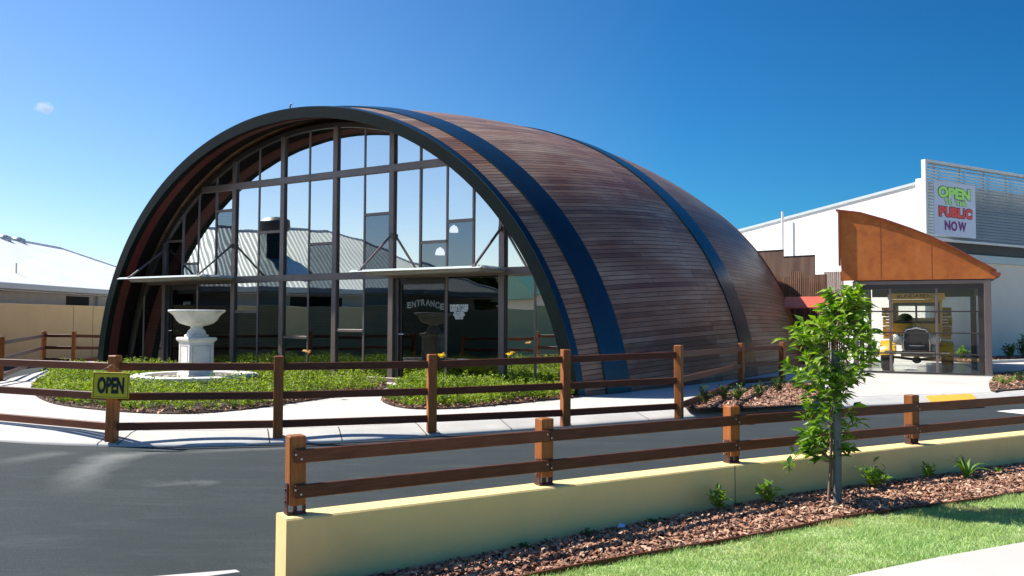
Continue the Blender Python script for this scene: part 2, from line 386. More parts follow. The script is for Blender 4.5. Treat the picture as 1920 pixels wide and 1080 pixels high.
M['leaf_dark'] = leafmat('dark_shrub_leaves', (.025, .06, .012), (.06, .13, .02), (.13, .22, .035), .3)
M['leaf_fresh'] = leafmat('fresh_leaves', (.08, .17, .02), (.22, .38, .045), (.42, .58, .11), .4)
M['petal'] = leafmat('yellow_petals', (.75, .5, .03), (.85, .6, .06), (.9, .75, .2), .3)
M['petal2'] = leafmat('peach_petals', (.75, .4, .15), (.85, .6, .35), (.9, .8, .6), .3)
M['grassblade'] = leafmat('lawn_blades', (.56, .50, .24), (.33, .50, .17), (.56, .67, .32), .35, .6)
M['mulchbase'] = simple('mulch_soil', (.055, .032, .022), .95, .4, 20, bmp=.5, bsc=50)
M['lawnbase'] = simple('lawn_thatch', (.34, .42, .18), .95, .3, 6, bmp=.5, bsc=60)
M['vent'] = simple('galvanised_vent', (.5, .52, .52), .4, .1, metal=.5)
M['lampwhite'] = None
def chipmat():
    m, n, b = newmat('bark_chips'); at = n.nodes.new('ShaderNodeAttribute'); at.attribute_name = 'rnd'
    c = ramp(n, at.outputs['Fac'], [(0, (.05, .02, .012)), (.3, (.24, .10, .055)), (.65, (.50, .27, .165)), (1, (.78, .54, .38))])
    c = mixc(n, .4, c, ramp(n, noise(n, wcoords(n), 60, 4), [(.3, (.4, .4, .4)), (.7, (1, 1, 1))]), 'MULTIPLY')
    n.links.new(c, b.inputs['Base Color']); b.inputs['Roughness'].default_value = .8; return m
M['chips'] = chipmat()
def asphalt():
    m, n, b = newmat('asphalt'); v = wcoords(n)
    f1 = noise(n, v, 62, 7, .88); f0 = noise(n, v, 420, 2, .7)
    f2 = noise(n, wcoords(n, (.35, 2.2, 1), (0, 0, .16)), 1.8, 8, .72, 1.2); f3 = noise(n, wcoords(n, (.5, .5, 1)), .9, 6, .75)
    c = ramp(n, f1, [(.30, (.010, .015, .016)), (.52, (.034, .044, .046)), (.66, (.060, .072, .074)), (.76, (.17, .185, .185))])
    c = mixc(n, ramp(n, f2, [(.50, (0, 0, 0)), (.74, (.30, .30, .30))]), c, (.12, .14, .14))
    c = mixc(n, ramp(n, f3, [(.35, (.5, .5, .5)), (.62, (0, 0, 0))]), c, (.020, .027, .029))
    # dusty tyre sweeps tracked off the kerb: bands along fixed lines on the ground
    for (x0, y0, x1, y1, w, k) in DUST:
        L = math.hypot(x1 - x0, y1 - y0); an = math.atan2(y1 - y0, x1 - x0)
        mp = n.nodes.new('ShaderNodeMapping'); mp.vector_type = 'TEXTURE'; mp.inputs['Location'].default_value = (x0, y0, 0); mp.inputs['Rotation'].default_value = (0, 0, an); mp.inputs['Scale'].default_value = (L, w, 1)
        g = n.nodes.new('ShaderNodeNewGeometry'); nn_ = nd(n, 'ShaderNodeTexNoise', Scale=1.9, Detail=9, Roughness=.72); n.links.new(g.outputs['Position'], nn_.inputs['Vector'])
        wm = n.nodes.new('ShaderNodeVectorMath'); wm.operation = 'MULTIPLY_ADD'; wm.inputs[1].default_value = (.5, .5, 0); n.links.new(nn_.outputs['Color'], wm.inputs[0]); n.links.new(g.outputs['Position'], wm.inputs[2]); n.links.new(wm.outputs[0], mp.inputs[0])
        sp = n.nodes.new('ShaderNodeSeparateXYZ'); n.links.new(mp.outputs[0], sp.inputs[0])
        ab = n.nodes.new('ShaderNodeMath'); ab.operation = 'ABSOLUTE'; n.links.new(sp.outputs[1], ab.inputs[0])
        across = ramp(n, ab.outputs[0], [(0, (1, 1, 1)), (1, (0, 0, 0))]); along = ramp(n, sp.outputs[0], [(0, (0, 0, 0)), (.12, (1, 1, 1)), (.6, (.8, .8, .8)), (1, (0, 0, 0))])
        m1 = n.nodes.new('ShaderNodeMath'); m1.operation = 'MULTIPLY'; n.links.new(across, m1.inputs[0]); n.links.new(along, m1.inputs[1])
        m2 = n.nodes.new('ShaderNodeMath'); m2.operation = 'MULTIPLY'; n.links.new(m1.outputs[0], m2.inputs[0]); n.links.new(ramp(n, f1, [(.3, (k * .4,) * 3), (.6, (k,) * 3)]), m2.inputs[1])
        c = mixc(n, m2.outputs[0], c, (.24, .25, .235))
    n.links.new(c, b.inputs['Base Color']); b.inputs['Roughness'].default_value = .85; b.inputs['Specular IOR Level'].default_value = .3; bump(n, b, f1, .8, .008); return m
def _g(x, y): p = G(x, y, -.13); return (p[0] + .25, p[1] + .25)
DUST = [(*_g(235, 846), *_g(110, 905), .30, .75), (*_g(330, 842), *_g(160, 862), .22, .55), (*_g(130, 846), *_g(-30, 872), .25, .4), (*_g(560, 838), *_g(300, 850), .16, .5), (*_g(420, 890), *_g(250, 892), .10, .35)]
M['asphalt'] = asphalt()
M['street'] = simple('warm_fill_street_surface', (.42, .36, .29), .9, .1, .8, bmp=.2, bsc=60, world_=True)  # unseen street strip, made pale and warm to bounce fill onto the wall
M['ground'] = simple('bare_ground', (.34, .28, .20), .95, .2, .1, world_=True)
M['dust'] = None
def corten():
    m, n, b = newmat('rust_orange_panel'); v = wcoords(n)
    f = noise(n, v, 1.6, 7, .65, .6); f2 = noise(n, v, 7, 5)
    c = ramp(n, f, [(.25, (.38, .095, .018)), (.5, (.58, .155, .025)), (.75, (.68, .23, .045))])
    c = mixc(n, .35, c, ramp(n, f2, [(.3, (.5, .5, .5)), (.7, (1, 1, 1))]), 'MULTIPLY')
    n.links.new(c, b.inputs['Base Color']); b.inputs['Roughness'].default_value = .75; return m
M['corten'] = corten()
def slatmat(name, lo, hi, rot, sc_=30):
    m, n, b = newmat(name); w = n.nodes.new('ShaderNodeTexNoise'); w.inputs['Scale'].default_value = 1; w.inputs['Detail'].default_value = 1
    n.links.new(wcoords(n, (sc_, 0.01, .6), rot), w.inputs['Vector'])
    n.links.new(ramp(n, w.outputs['Fac'], [(.3, lo), (.7, hi)]), b.inputs['Base Color']); b.inputs['Roughness'].default_value = .6; return m
M['slat'] = slatmat('brown_slat', (.14, .068, .04), (.27, .145, .09), (0, 0, .46), 12)
M['board'] = slatmat('dark_brown_boards', (.10, .055, .038), (.19, .115, .08), (0, 0, .46), 7)
lm, ln, lb = newmat('lit_lamp_shade'); lb.inputs['Base Color'].default_value = (.8, .8, .8, 1); lb.inputs['Emission Color'].default_value = (1, .97, .92, 1); lb.inputs['Emission Strength'].default_value = 2.2
M['lampwhite'] = lm

# ------------------------------------------------------------------ the street line and the ground levels
E1 = G(537, 974, 0)[:2]; E2 = G(1387, 871.7, 0)[:2]; E3 = G(1920, 815, 0)[:2]
dir3 = (E3 - E2) / np.linalg.norm(E3 - E2); E4 = E3 + dir3 * 22
wall_front = [E1, E2, E3, E4]
def bedz(x): return -.425 + .035 * np.clip(x, -4, 2.8)
def noise2(x, y, s=1.0, a=1.0):
    return a * (math.sin(x * 1.7 * s + 1.3) * math.cos(y * 1.3 * s + .4) + .5 * math.sin(x * 3.9 * s - y * 2.7 * s + 2) + .25 * math.sin(x * 8.1 * s + y * 7.3 * s)) / 1.75

# ground to the horizon
mb = MB(); mb.grid(lambda u, v: (u, v, -.62), [-2500, -60, 60, 2500], [-2500, -60, 60, 2500]); tag(obj('ground', mb, M['ground'], fix=False), kind='structure')
# asphalt yard
wdir = (E2 - E1) / np.linalg.norm(E2 - E1); wn = np.array([-wdir[1], wdir[0]])
WT = .24
wall_back = [E1 + wn * WT - wdir * 0]
n3 = np.array([-dir3[1], dir3[0]])
nm = (wn + n3); nm /= np.linalg.norm(nm)
backs = [E1 + wn * WT, E2 + nm * WT, E3 + n3 * WT, E4 + n3 * WT]
ay = MB()
mids = [(E1 + wn * .10), (E2 + nm * .12), (E3 + n3 * .12), (E4 + n3 * .12)]
mx_, my_ = [m[0] for m in mids], [m[1] for m in mids]
def asph_z(y): return -.13 - .095 * max(0.0, min(9.2 - y, 5.0)) * min(1.0, max(0.0, (9.2 - y) / 1.5))
ysr = list(np.linspace(-24, 2, 6)) + list(np.linspace(2.5, my_[0], 14)) + list(np.linspace(my_[0] + .02, my_[3], 40)) + [30, 60]
ysr = sorted(ysr); rowsA = []
for y in ysr:
    xr_ = mx_[0] + (my_[0] - y) * .30 if y <= my_[0] else (float(np.interp(y, my_, mx_)) if y <= my_[3] else 34 + 0 * y)
    rowsA.append([(x, y, asph_z(y)) for x in np.linspace(-15.4, xr_, 8)])
V = [p for r in rowsA for p in r]
ay.add(V, [(j * 8 + i, j * 8 + i + 1, (j + 1) * 8 + i + 1, (j + 1) * 8 + i) for j in range(len(rowsA) - 1) for i in range(7)]); ao = obj('driveway', ay, M['asphalt'], fix=False); tag(ao, kind='structure')

# island: concrete path sheet with kerb
kp = [(-120, 818), (0, 828), (100, 834), (200, 837), (330, 838), (440, 836), (540, 832), (663, 828), (800, 819), (960, 809), (1130, 797), (1300, 784), (1440, 773), (1520, 768), (1640, 762), (1780, 757), (1920, 752), (2200, 741)]
kerb_line = [G(x, y, -.13)[:2] for x, y in kp]
left_tail = [np.array([-9.3, 12.2]), np.array([-8.3, 11.2])]
kerb_line = [np.array([-13.4, 26.2]), np.array([-11.6, 19.5]), np.array([-10.6, 14.8])] + left_tail + kerb_line
def smooth_line(P, k=6):
    P = [np.array(p, float) for p in P]; out = []
    for i in range(len(P) - 1):
        p0 = P[max(i - 1, 0)]; p1 = P[i]; p2 = P[i + 1]; p3 = P[min(i + 2, len(P) - 1)]
        for j in range(k):
            t = j / k; out.append(.5 * ((2 * p1) + (-p0 + p2) * t + (2 * p0 - 5 * p1 + 4 * p2 - p3) * t * t + (-p0 + 3 * p1 - 3 * p2 + p3) * t ** 3))
    out.append(P[-1]); return out
KL = smooth_line(kerb_line)
def offset_line(P, o):
    out = []
    for i in range(len(P)):
        t = P[min(i + 1, len(P) - 1)] - P[max(i - 1, 0)]; t /= np.linalg.norm(t); out.append(P[i] + np.array([-t[1], t[0]]) * o)
    return out
prof = [(0, -.20), (0, -.118), (.02, -.098), (.10, -.076), (.24, -.036), (.31, -.014), (.42, .0), (.42, -.15)]
lines = [(offset_line(KL, o), z) for o, z in prof]
mb = MB(); V = [(*L[i], z) for L, z in lines for i in range(len(KL))]; nk = len(KL)
mb.add(V, [(j * nk + i, j * nk + i + 1, (j + 1) * nk + i + 1, (j + 1) * nk + i) for j in range(len(prof) - 1) for i in range(nk - 1)])
kb = obj('kerb', mb, M['kerb'], smooth=50); tag(kb, kind='structure')
inn = offset_line(KL, .42)
mb = MB(); pts = [(*p, .003) for p in inn] + [(40, 22, .003), (40, 55, .003), (-13.4, 55, .003)]
mb.prism(pts, (0, 0, -.15)); tag(obj('concrete_path', mb, M['path']), kind='structure')
# expansion joints as thin dark grooves in the kerb (part of the structure)
mb = MB()
for px in (185, 225, 512, 640, 805, 832, 961, 1075, 1205, 1420, 1600, 1800):
    x = G(px, 820, -.1)[0]
    i = min(range(nk), key=lambda q: abs(FPX * KL[q][0] / KL[q][1] - (px - 960)) if KL[q][1] < 17 else 1e9)
    t = KL[min(i + 1, nk - 1)] - KL[i - 1]; t /= np.linalg.norm(t); nn = np.array([-t[1], t[0]]); t3 = np.array([*t, 0])
    for (o1, z1), (o2, z2) in zip(prof[1:6], prof[2:7]):
        a1 = np.array([*(KL[i] + nn * o1), z1 + .0035]); a2 = np.array([*(KL[i] + nn * o2), z2 + .0035])
        mb.add([a1 - t3 * .006, a1 + t3 * .006, a2 + t3 * .006, a2 - t3 * .006], [(0, 1, 2, 3)])
tag(obj('kerb_joints', mb, M['darkopen'], fix=False), kind='structure')
# painted white line near the bottom left, and arrow at right
mb = MB(); zk = -.45; a, b_, c_, d_ = G(280, 1081, zk + .05), G(442, 1068, zk + .05), G(450, 1072, zk + .05), G(300, 1092, zk + .05)
mb.prism([a, b_, c_, d_], (0, 0, .0)) if 0 else mb.prism([a, b_, c_, d_], (0, 0, -.06))
tag(obj('concrete_kerb_end', mb, M['kerb']), kind='structure')
mb = MB(); mb.add([G(1868, 771, -.126), G(1900, 768, -.126), G(2000, 765, -.126), G(2000, 780, -.126), G(1925, 777, -.126)], [(0, 1, 2, 3, 4)])
tag(obj('road_marking', mb, M['linewhite'], fix=False), kind='structure')
mb = MB(); q = [G(1735, 742, .008), G(1822, 738, .008), G(1832, 749, .008), G(1745, 753.5, .008)]
mb.prism([p + [0, 0, 0] for p in q], (0, 0, -.004))
ts = obj('tactile_paving', mb, M['tactile'])
tag(ts, kind='structure')

# front garden: lawn, mulch bed, footpath (the street side of the cream wall)
EDG = smooth_line([np.array(p) for p in ((-3.2, 3.75), (-1.6, 4.77), tuple(G(1003, 1080, -.44)[:2]), tuple(G(1440, 1001, -.37)[:2]), tuple(G(1620, 968, -.355)[:2]), tuple(G(1920, 926, -.355)[:2]), (9.2, 11.0), (16, 14.7), (26, 20))], 4)
ex = np.array([p[0] for p in EDG]); ey = np.array([p[1] for p in EDG])
WX = np.array([p[0] for p in wall_front]); WY = np.array([p[1] for p in wall_front])
def edge_y(x): return np.interp(x, ex, ey)
def wall_y(x):
    return np.where(x < WX[0], WY[0] + (x - WX[0]) * wdir[1] / wdir[0], np.interp(x, WX, WY))
F1 = G(1585, 1080, -.357)[:2]; F2 = G(1920, 1016, -.339)[:2]; fs = (F2[1] - F1[1]) / (F2[0] - F1[0])
def foot_y(x): return F1[1] + (x - F1[0]) * fs
XW = WX[0] + .06
us = np.concatenate([np.linspace(XW, 8, 60), np.linspace(8.5, 26, 20)]); vs = np.linspace(0, 1, 14)
mb = MB(); mb.grid(lambda u, v: (u, foot_y(u) + (edge_y(u) + .02 - foot_y(u)) * v, bedz(u) - .035 + noise2(u, v * 2, .8, .008)), us, vs)
tag(obj('lawn', mb, M['lawnbase'], fix=False, smooth=True), kind='structure')
mb = MB(); mb.grid(lambda u, v: (u, edge_y(u) + (wall_y(np.array(u)).item() + .05 - edge_y(u)) * v, bedz(u) - .03 + .025 * math.sin(math.pi * v) + noise2(u * 4, v * 5, 1, .012)), us, vs)
tag(obj('mulch_bed', mb, M['mulchbase'], fix=False, smooth=True), kind='structure')
mb = MB(); us2 = np.concatenate([[XW], np.linspace(-1, 8, 12), [16, 26]])
top = [(u, foot_y(u), bedz(u) - .012) for u in us2]; bot = [(u, foot_y(u) - 1.9, bedz(u) - .03) for u in us2]
mb.add(bot + top, [(i, i + 1, len(us2) + i + 1, len(us2) + i) for i in range(len(us2) - 1)])
tag(obj('footpath', mb, M['foot'], fix=False), kind='structure')
mb = MB(); mb.grid(lambda u, v: (u, foot_y(u) - 1.9 - 6 * v, bedz(u) - .05 - .1 * v), us2, [0, 1]); tag(obj('street', mb, M['street'], fix=False), kind='structure')
# timber edging
mb = MB()
for i in range(len(EDG) - 1):
    p, q = EDG[i], EDG[i + 1]; mb.bar((*p, bedz(p[0]) - .03), (*q, bedz(q[0]) - .03), .018, .07)
eo = obj('timber_edging', mb, M['railwood']); tag(eo, 'thin brown timber edging between the bark mulch and the lawn', 'garden edging')

def set_rnd(me, vals):
    a = me.attributes.new('rnd', 'FLOAT', 'POINT'); a.data.foreach_set('value', np.asarray(vals, np.float32))
def np_mesh(name, V, F4, m, rnd=None, parent=None, label=None, world=True):
    """V (n,3), F4 (k,4) or (k,3)"""
    c = np.array([(V[:, 0].min() + V[:, 0].max()) / 2, (V[:, 1].min() + V[:, 1].max()) / 2, V[:, 2].min()])
    me = bpy.data.meshes.new(name); k, w = F4.shape
    me.vertices.add(len(V)); me.vertices.foreach_set('co', (V - c).astype(np.float32).ravel())
    me.loops.add(k * w); me.loops.foreach_set('vertex_index', F4.astype(np.int32).ravel())
    me.polygons.add(k); me.polygons.foreach_set('loop_start', np.arange(0, k * w, w, dtype=np.int32))
    try: me.polygons.foreach_set('loop_total', np.full(k, w, np.int32))
    except Exception: pass
    me.update(calc_edges=True)
    if rnd is not None: set_rnd(me, rnd)
    me.polygons.foreach_set('use_smooth', [False] * k)
    o = link(name, me, m, parent, label=label); o.location = c - org(parent); WLOC[o.name] = c; return o
def leaves(C, Dv, L, W, fold=.25, droop=.15, rg=rng):
    """one folded leaf per row: base C, direction Dv, length L, width W -> (V,F)"""
    n = len(C); Dv = Dv / (np.linalg.norm(Dv, axis=1)[:, None] + 1e-9)
    rnd_ = rg.normal(size=(n, 3)); S = np.cross(Dv, rnd_ * .6 + [0, 0, 1.2]); S /= (np.linalg.norm(S, axis=1)[:, None] + 1e-9); N = np.cross(S, Dv)
    L = np.broadcast_to(L, n)[:, None]; W = np.broadcast_to(W, n)[:, None]
    mid = C + Dv * L * .45; tip = C + Dv * L - np.array([0, 0, 1]) * L * droop
    V = np.stack([C, mid + S * W / 2 + N * W * fold, mid - S * W / 2 + N * W * fold, mid + Dv * 0, tip], 1).reshape(-1, 3)
    b = np.arange(n)[:, None] * 5
    F = np.concatenate([b + [0, 3, 1], b + [1, 3, 4], b + [0, 2, 3], b + [2, 4, 3]], 0)
    return V, F

# lawn blades
NB = 230000
bx = rng.uniform(-1.4, 11, NB * 3); lo_ = foot_y(bx) ; hi_ = edge_y(bx)
by = rng.uniform(2.5, 10.5, NB * 3); keep = (by > lo_ + .01) & (by < hi_ - .012)
vis = (bx / by * FPX < 1500) & (FPX * 1.8 / by < 640); keep &= vis
bx, by = bx[keep][:NB], by[keep][:NB]; n = len(bx); bz = bedz(bx) - .037
h = rng.uniform(.018, .042, n) * (1 + .45 * np.sin(bx * 7.1 + 2 * np.sin(by * 5)) * np.sin(by * 9.3)); az = rng.uniform(0, 2 * np.pi, n); w = rng.uniform(.003, .0055, n); ln_ = rng.uniform(.2, .9, n) * h
az2 = rng.uniform(0, 2 * np.pi, n)
B0 = np.stack([bx, by, bz], 1); sdv = np.stack([np.cos(az), np.sin(az), 0 * az], 1) * w[:, None]; tp = np.stack([np.cos(az2) * ln_, np.sin(az2) * ln_, h], 1)
V = np.stack([B0 - sdv, B0 + sdv, B0 + tp], 1).reshape(-1, 3); F = np.arange(n * 3).reshape(-1, 3)
patch = .5 + .5 * np.sin(bx * 2.1 + 1) * np.cos(by * 2.7 + .5 * bx) ; rv = np.clip(.38 + .28 * patch + rng.normal(0, .17, n) - .45 * (np.sin(bx * 1.9 + 3) * np.sin(by * 3.3 + bx) > .82), 0, 1)
g_ = np_mesh('grass', V, F, M['grassblade'], np.repeat(rv, 3)); tag(g_, 'short pale green lawn grass between the mulch bed and the footpath', 'grass', kind='stuff')

# bark chips
def chips(name, X, Y, Z, size, label, dark=0.0):
    n = len(X); L = rng.uniform(.5, 1.5, n) * size; W = L * rng.uniform(.3, .65, n); T = rng.uniform(.004, .010, n) * size / .04
    az = rng.uniform(0, 2 * np.pi, n); til = rng.normal(0, .35, n); rol = rng.normal(0, .35, n)
    d0 = np.stack([np.cos(az) * np.cos(til), np.sin(az) * np.cos(til), np.sin(til)], 1)
    s0 = np.stack([-np.sin(az), np.cos(az), 0 * az], 1); s0 = s0 * np.cos(rol)[:, None] + np.array([0, 0, 1]) * np.sin(rol)[:, None]
    u0 = np.cross(d0, s0); C = np.stack([X, Y, Z], 1)
    cs = []
    for sz in (-1, 1):
        for (a_, b2) in ((-1, -.6), (-.2, -1), (1, -.5), (.8, .7), (-.1, 1), (-.9, .5)):
            jit = rng.uniform(.75, 1.1, (n, 1))
            cs.append(C + d0 * (a_ * L / 2)[:, None] * jit + s0 * (b2 * W / 2)[:, None] * jit + u0 * (sz * T / 2)[:, None])
    V = np.stack(cs, 1).reshape(-1, 3); b = np.arange(n)[:, None] * 12
    quads = [b + [6, 7, 8, 9], b + [6, 9, 10, 11]] + [b + [i, (i + 1) % 6, 6 + (i + 1) % 6, 6 + i] for i in range(6)]
    F = np.concatenate(quads, 0); rv = np.clip(rng.beta(2.2, 2.0, n) - dark, 0, 1)
    o = np_mesh(name, V, F, M['chips'], np.repeat(rv, 12)); return tag(o, label, 'mulch', kind='stuff')
NC = 24000
cx_ = rng.uniform(-1.4, 13, NC * 2); v_ = rng.uniform(0, 1, NC * 2); cy_ = edge_y(cx_) + .02 + (wall_y(cx_) - .01 - edge_y(cx_)) * v_
kk = rng.uniform(0, 1, NC * 2) < (wall_y(cx_) - edge_y(cx_)) / 1.3
cx_, cy_, v_ = cx_[kk][:NC], cy_[kk][:NC], v_[kk][:NC]
chips('bark_mulch', cx_, cy_, bedz(cx_) - .018 + .025 * np.sin(np.pi * v_) + rng.uniform(-.006, .02, len(cx_)), .046, 'reddish brown bark chip mulch in the bed along the front of the cream wall')

# ------------------------------------------------------------------ the low cream wall with its post and rail fence
cw = MB()
n = len(wall_front); A = [(*p, -.75) for p in wall_front]; B = [(*p, -.75) for p in backs]
VV = [(*p, z) for z in (-.75, 0.0) for p in wall_front] + [(*p, z) for z in (-.75, 0.0) for p in backs]
# front faces, top, back, ends with a small chamfer on the top edges
ch = .012
rows = []
for i in range(n):
    f = np.array(wall_front[i]); b = np.array(backs[i]); dn = (b - f) / np.linalg.norm(b - f)
    rows.append([(*f, -.75), (*f, -ch), (*(f + dn * ch), 0), (*(b - dn * ch), 0), (*b, -ch), (*b, -.75)])
V = [p for r in rows for p in r]
cw.add(V, [(i * 6 + j, (i + 1) * 6 + j, (i + 1) * 6 + j + 1, i * 6 + j + 1) for i in range(n - 1) for j in range(5)] + [(0, 1, 2, 3, 4, 5), tuple((n - 1) * 6 + j for j in (5, 4, 3, 2, 1, 0))])
wt = thing('garden_wall', 'low cream rendered wall with a flat top running along the mulch bed', 'wall', (*E1, -.6))
obj('wall_body', cw, M['wallcream'], wt)
mb = MB()
for t in (0.985,):
    p = E1 + (E2 - E1) * t; mb.box((p[0] - wn[0] * .001, p[1] - wn[1] * .001, -.38), (.006, .004, .75), ((*wdir, 0), (*wn, 0), (0, 0, 1)))
obj('control_joint', mb, M['darkopen'], wt)

ft = thing('wall_fence', 'brown two rail timber fence on stout posts on top of the cream wall', 'fence', (*E1, 0))
def on_wall(px, py, off):                                   # point on the wall's centre-ish line under an image column
    best = None
    for i in range(3):
        a = np.array(wall_front[i]); b = np.array(wall_front[i + 1]); d = b - a
        r = (px - 960) / FPX                               # x = r*y
        off_n = [wn, nm, n3][i] if i else wn
        nrm = wn if i == 0 else n3
        a2 = a + nrm * off; t = (r * a2[1] - a2[0]) / (d[0] - r * d[1])
        if -.2 <= t <= 1.001: best = (a2 + d * t, d / np.linalg.norm(d), nrm); break
    return best
PW = .115
posts = []
rj = random.Random(5)
for px, h in ((559, .52), (1021, .52), (1370, .515), (1706, .515), (2010, .51), (2270, .51)):
    p, d, nr = on_wall(px, 0, .135); posts.append((p, d, nr, h))
for k, (p, d, nr, h) in enumerate(posts):
    mb = MB(); d3 = np.array([*d, 0]); n3_ = np.array([*nr, 0])
    mb.box((*p, .045 + (h - .045) / 2 + .02), (PW, PW, h - .045), (d3, n3_, (rj.gauss(0, .008), rj.gauss(0, .008), 1)), .007)
    po = obj('post', mb, M['postwood'], ft)
    mb = MB()
    mb.box((*p, .008), (PW + .02, PW * .8, .012), (d3, n3_, (0, 0, 1)), .002)
    for s in (-1, 1):
        mb.box((*(p + d * s * (PW / 2 + .005)), .11), (.008, PW * .55, .22), (d3, n3_, (0, 0, 1)), .002)
        for zz in (.09, .17): mb.box((*(p + d * s * (PW / 2 + .013)), zz), (.01, .02, .02), (d3, n3_, (0, 0, 1)), .003)
    mb.box((*p, .034), (.02, .03, .05), (d3, n3_, (0, 0, 1)))
    obj('bracket', mb, M['bracket'], po)
    for zz in (.165, .405):
        for dx, dz in ((-.028, .014), (.012, -.018)):
            mb = MB(); q = p + d * dx - nr * (PW / 2 + .034); mb.lathe((q[0], q[1], zz + dz), [(.0075, 0), (.0075, .003), (.004, .004)], 8, (d3, (0, 0, 1), -n3_)); obj('screw', mb, M['screw'], po)
for k in range(len(posts) - 1):
    p, d, nr, h = posts[k]; q, d2_, nr2, h2 = posts[k + 1]
    a = p - nr * (PW / 2 + .0175); b = q - nr2 * (PW / 2 + .0175)
    dd = (b - a) / np.linalg.norm(b - a)
    if k == 0: a = a - dd * .03
    else: a = a + dd * .0015
    for zz in (.165, .405):
        mb = MB(); mb.bar((*a, zz), (*(b - dd * .0015), zz), .034, .092, .006); obj('rail', mb, M['railwood'], ft)

# ------------------------------------------------------------------ island fence: mortised rails between posts
def island_fence(P, label, h_rails=(.09, .435, .78), first=True):
    t = thing('island_fence', label, 'fence', (*P[0][:2], 0))
    for (x, y, h, an) in P:
        mb = MB(); an_ = an + rj.gauss(0, .05); mb.box((x, y, h / 2 - .04), (.112, .112, h + .08), ((math.cos(an_), math.sin(an_), 0), (-math.sin(an_), math.cos(an_), 0), (rj.gauss(0, .010), rj.gauss(0, .010), 1)), .008)
        obj('post', mb, M['postwood'], t)
    for (x, y, h, an), (x2, y2, h2, an2) in zip(P[:-1], P[1:]):
        dd = np.array([x2 - x, y2 - y]); L = np.linalg.norm(dd); dd /= L
        for k, z in enumerate(h_rails):
            z1 = z * h / .91; z2 = z * h2 / .91
            mb = MB(); mb.bar((x + dd[0] * .05, y + dd[1] * .05, z1), (x2 - dd[0] * .05, y2 - dd[1] * .05, z2), .04, .09, .006); obj('rail', mb, M['railwood'], t)
    return t
def gp(px, py, top=None, h=None, an=None):
    p = G(px, py)
    if h is None: h = EYE - (top - HY - (px - 960) * 0.004) * p[1] / FPX
    return [p[0], p[1], h, an]
FP = [[-11.6, 14.3, .9, 0], [-8.2, 11.7, .9, 0], gp(211, 815, 666), gp(521, 809, 667), gp(809, 798, 664), gp(1060, 787, 655), gp(1273, 774, 647), gp(1390, 724, 643), gp(1467, 716, 641)]
FP[0] = [-9.6, 13.6, .9, 0]
for i in range(len(FP)):
    a = FP[max(i - 1, 0)]; b = FP[min(i + 1, len(FP) - 1)]; FP[i][3] = math.atan2(b[1] - a[1], b[0] - a[0]) 
FP[-1][3] = FP[-2][3] = .75
island_fence(FP, 'three rail brown timber fence curving along the kerb in front of the barrel building')
FL = [[-9.75, 14.1, .9, 1.2], [-11.15, 18.0, .93, 1.3], [-14.15, 26.0, .93, 1.2], [-13.45, 26.5, .93, 0.2], [-12.9, 27.3, .9, .9]]
FL = [[-10.3, 15.0, .9, 1.2], [-10.82, 18.1, .93, 1.3], [-13.9, 25.4, .93, 1.0], [-12.95, 25.3, .93, 0.1], [-11.9, 25.6, .9, .3]]
island_fence(FL, 'three rail timber fence at the far left behind the garden, before the tan wall')

# yellow OPEN sign wired to the fence
Pc = D(208, 722.5, 9.70); 
st = thing('open_sign', 'yellow rectangular OPEN sign with black border wired to a fence post', 'sign', Pc - [0, 0, .16])
sx_, szv = np.array([math.cos(.03), math.sin(.03), 0]), np.array([0, 0, 1.0]); rl = R_(-1.5)
ux = sx_ * math.cos(rl) + szv * math.sin(rl); uz = -sx_ * math.sin(rl) + szv * math.cos(rl); un = np.cross(ux, uz)
mb = MB(); mb.box(Pc, (.415, .008, .295), (ux, -un, uz), .003); obj('sign_plate', mb, M['yellow'], st)
mb = MB(); f0 = Pc + un * .006
for s in (-1, 1):
    mb.box(f0 + uz * s * .132, (.385, .003, .0035), (ux, -un, uz)); mb.box(f0 + ux * s * .191, (.0035, .003, .262), (ux, -un, uz))
obj('border', mb, M['black'], st)
V, F = text_mesh('OPEN', .19, .0095, .0015, sx=.66); mb = MB(); V -= [(V[:, 0].min() + V[:, 0].max()) / 2, (V[:, 1].min() + V[:, 1].max()) / 2, 0]; V[:, 1] *= 1.35; put_text(mb, V, F, Pc + un * .0062, ux, uz, un, .30 / (V[:, 0].max() - V[:, 0].min())); obj('lettering', mb, M['black'], st)
mb = MB()
for s in (-1, 1): mb.tube([Pc + ux * s * .17 + uz * .13, Pc + ux * s * .05 + uz * .20 + un * .01, Pc + uz * .235 - un * .0], .0015, 5)
obj('wire', mb, M['screw'], st)

# ------------------------------------------------------------------ the barrel building
YAW = -.5625; ud = np.array([math.cos(YAW), math.sin(YAW), 0]); ua = np.array([-math.sin(YAW), math.cos(YAW), 0]); c0 = np.array([-4.829, 18.672, 0])
R0, Z0, KB, SM, RAKE, C2, C4, C3 = 7.114, -1.1317, .0135, 8.37, -.0397, -.0022, .002, .0194
def Fp(u, s, z): return c0 + u * ud + s * ua + np.array([0, 0, z])
def shell(th, s, off=0.0):
    Rs = (R0 + KB * (SM * SM - (s - SM) ** 2)) * (1 + C2 * math.cos(2 * th) + C4 * math.cos(4 * th) + C3 * math.sin(3 * th)) + off
    return c0 + ua * (s + math.tan(RAKE) * Rs * math.sin(th)) + ud * Rs * math.cos(th) + np.array([0, 0, Z0 + Rs * math.sin(th)])
TH0 = math.asin(.80 / 7.2); TH1 = math.pi - TH0
ths = np.linspace(TH0, TH1, 97)
LB = 13.5
bb = thing('barrel_building', 'huge half barrel building of weathered timber planks with dark blue hoops and a glazed end', 'building', (c0[0] + ua[0] * 6, c0[1] + ua[1] * 6, 0))
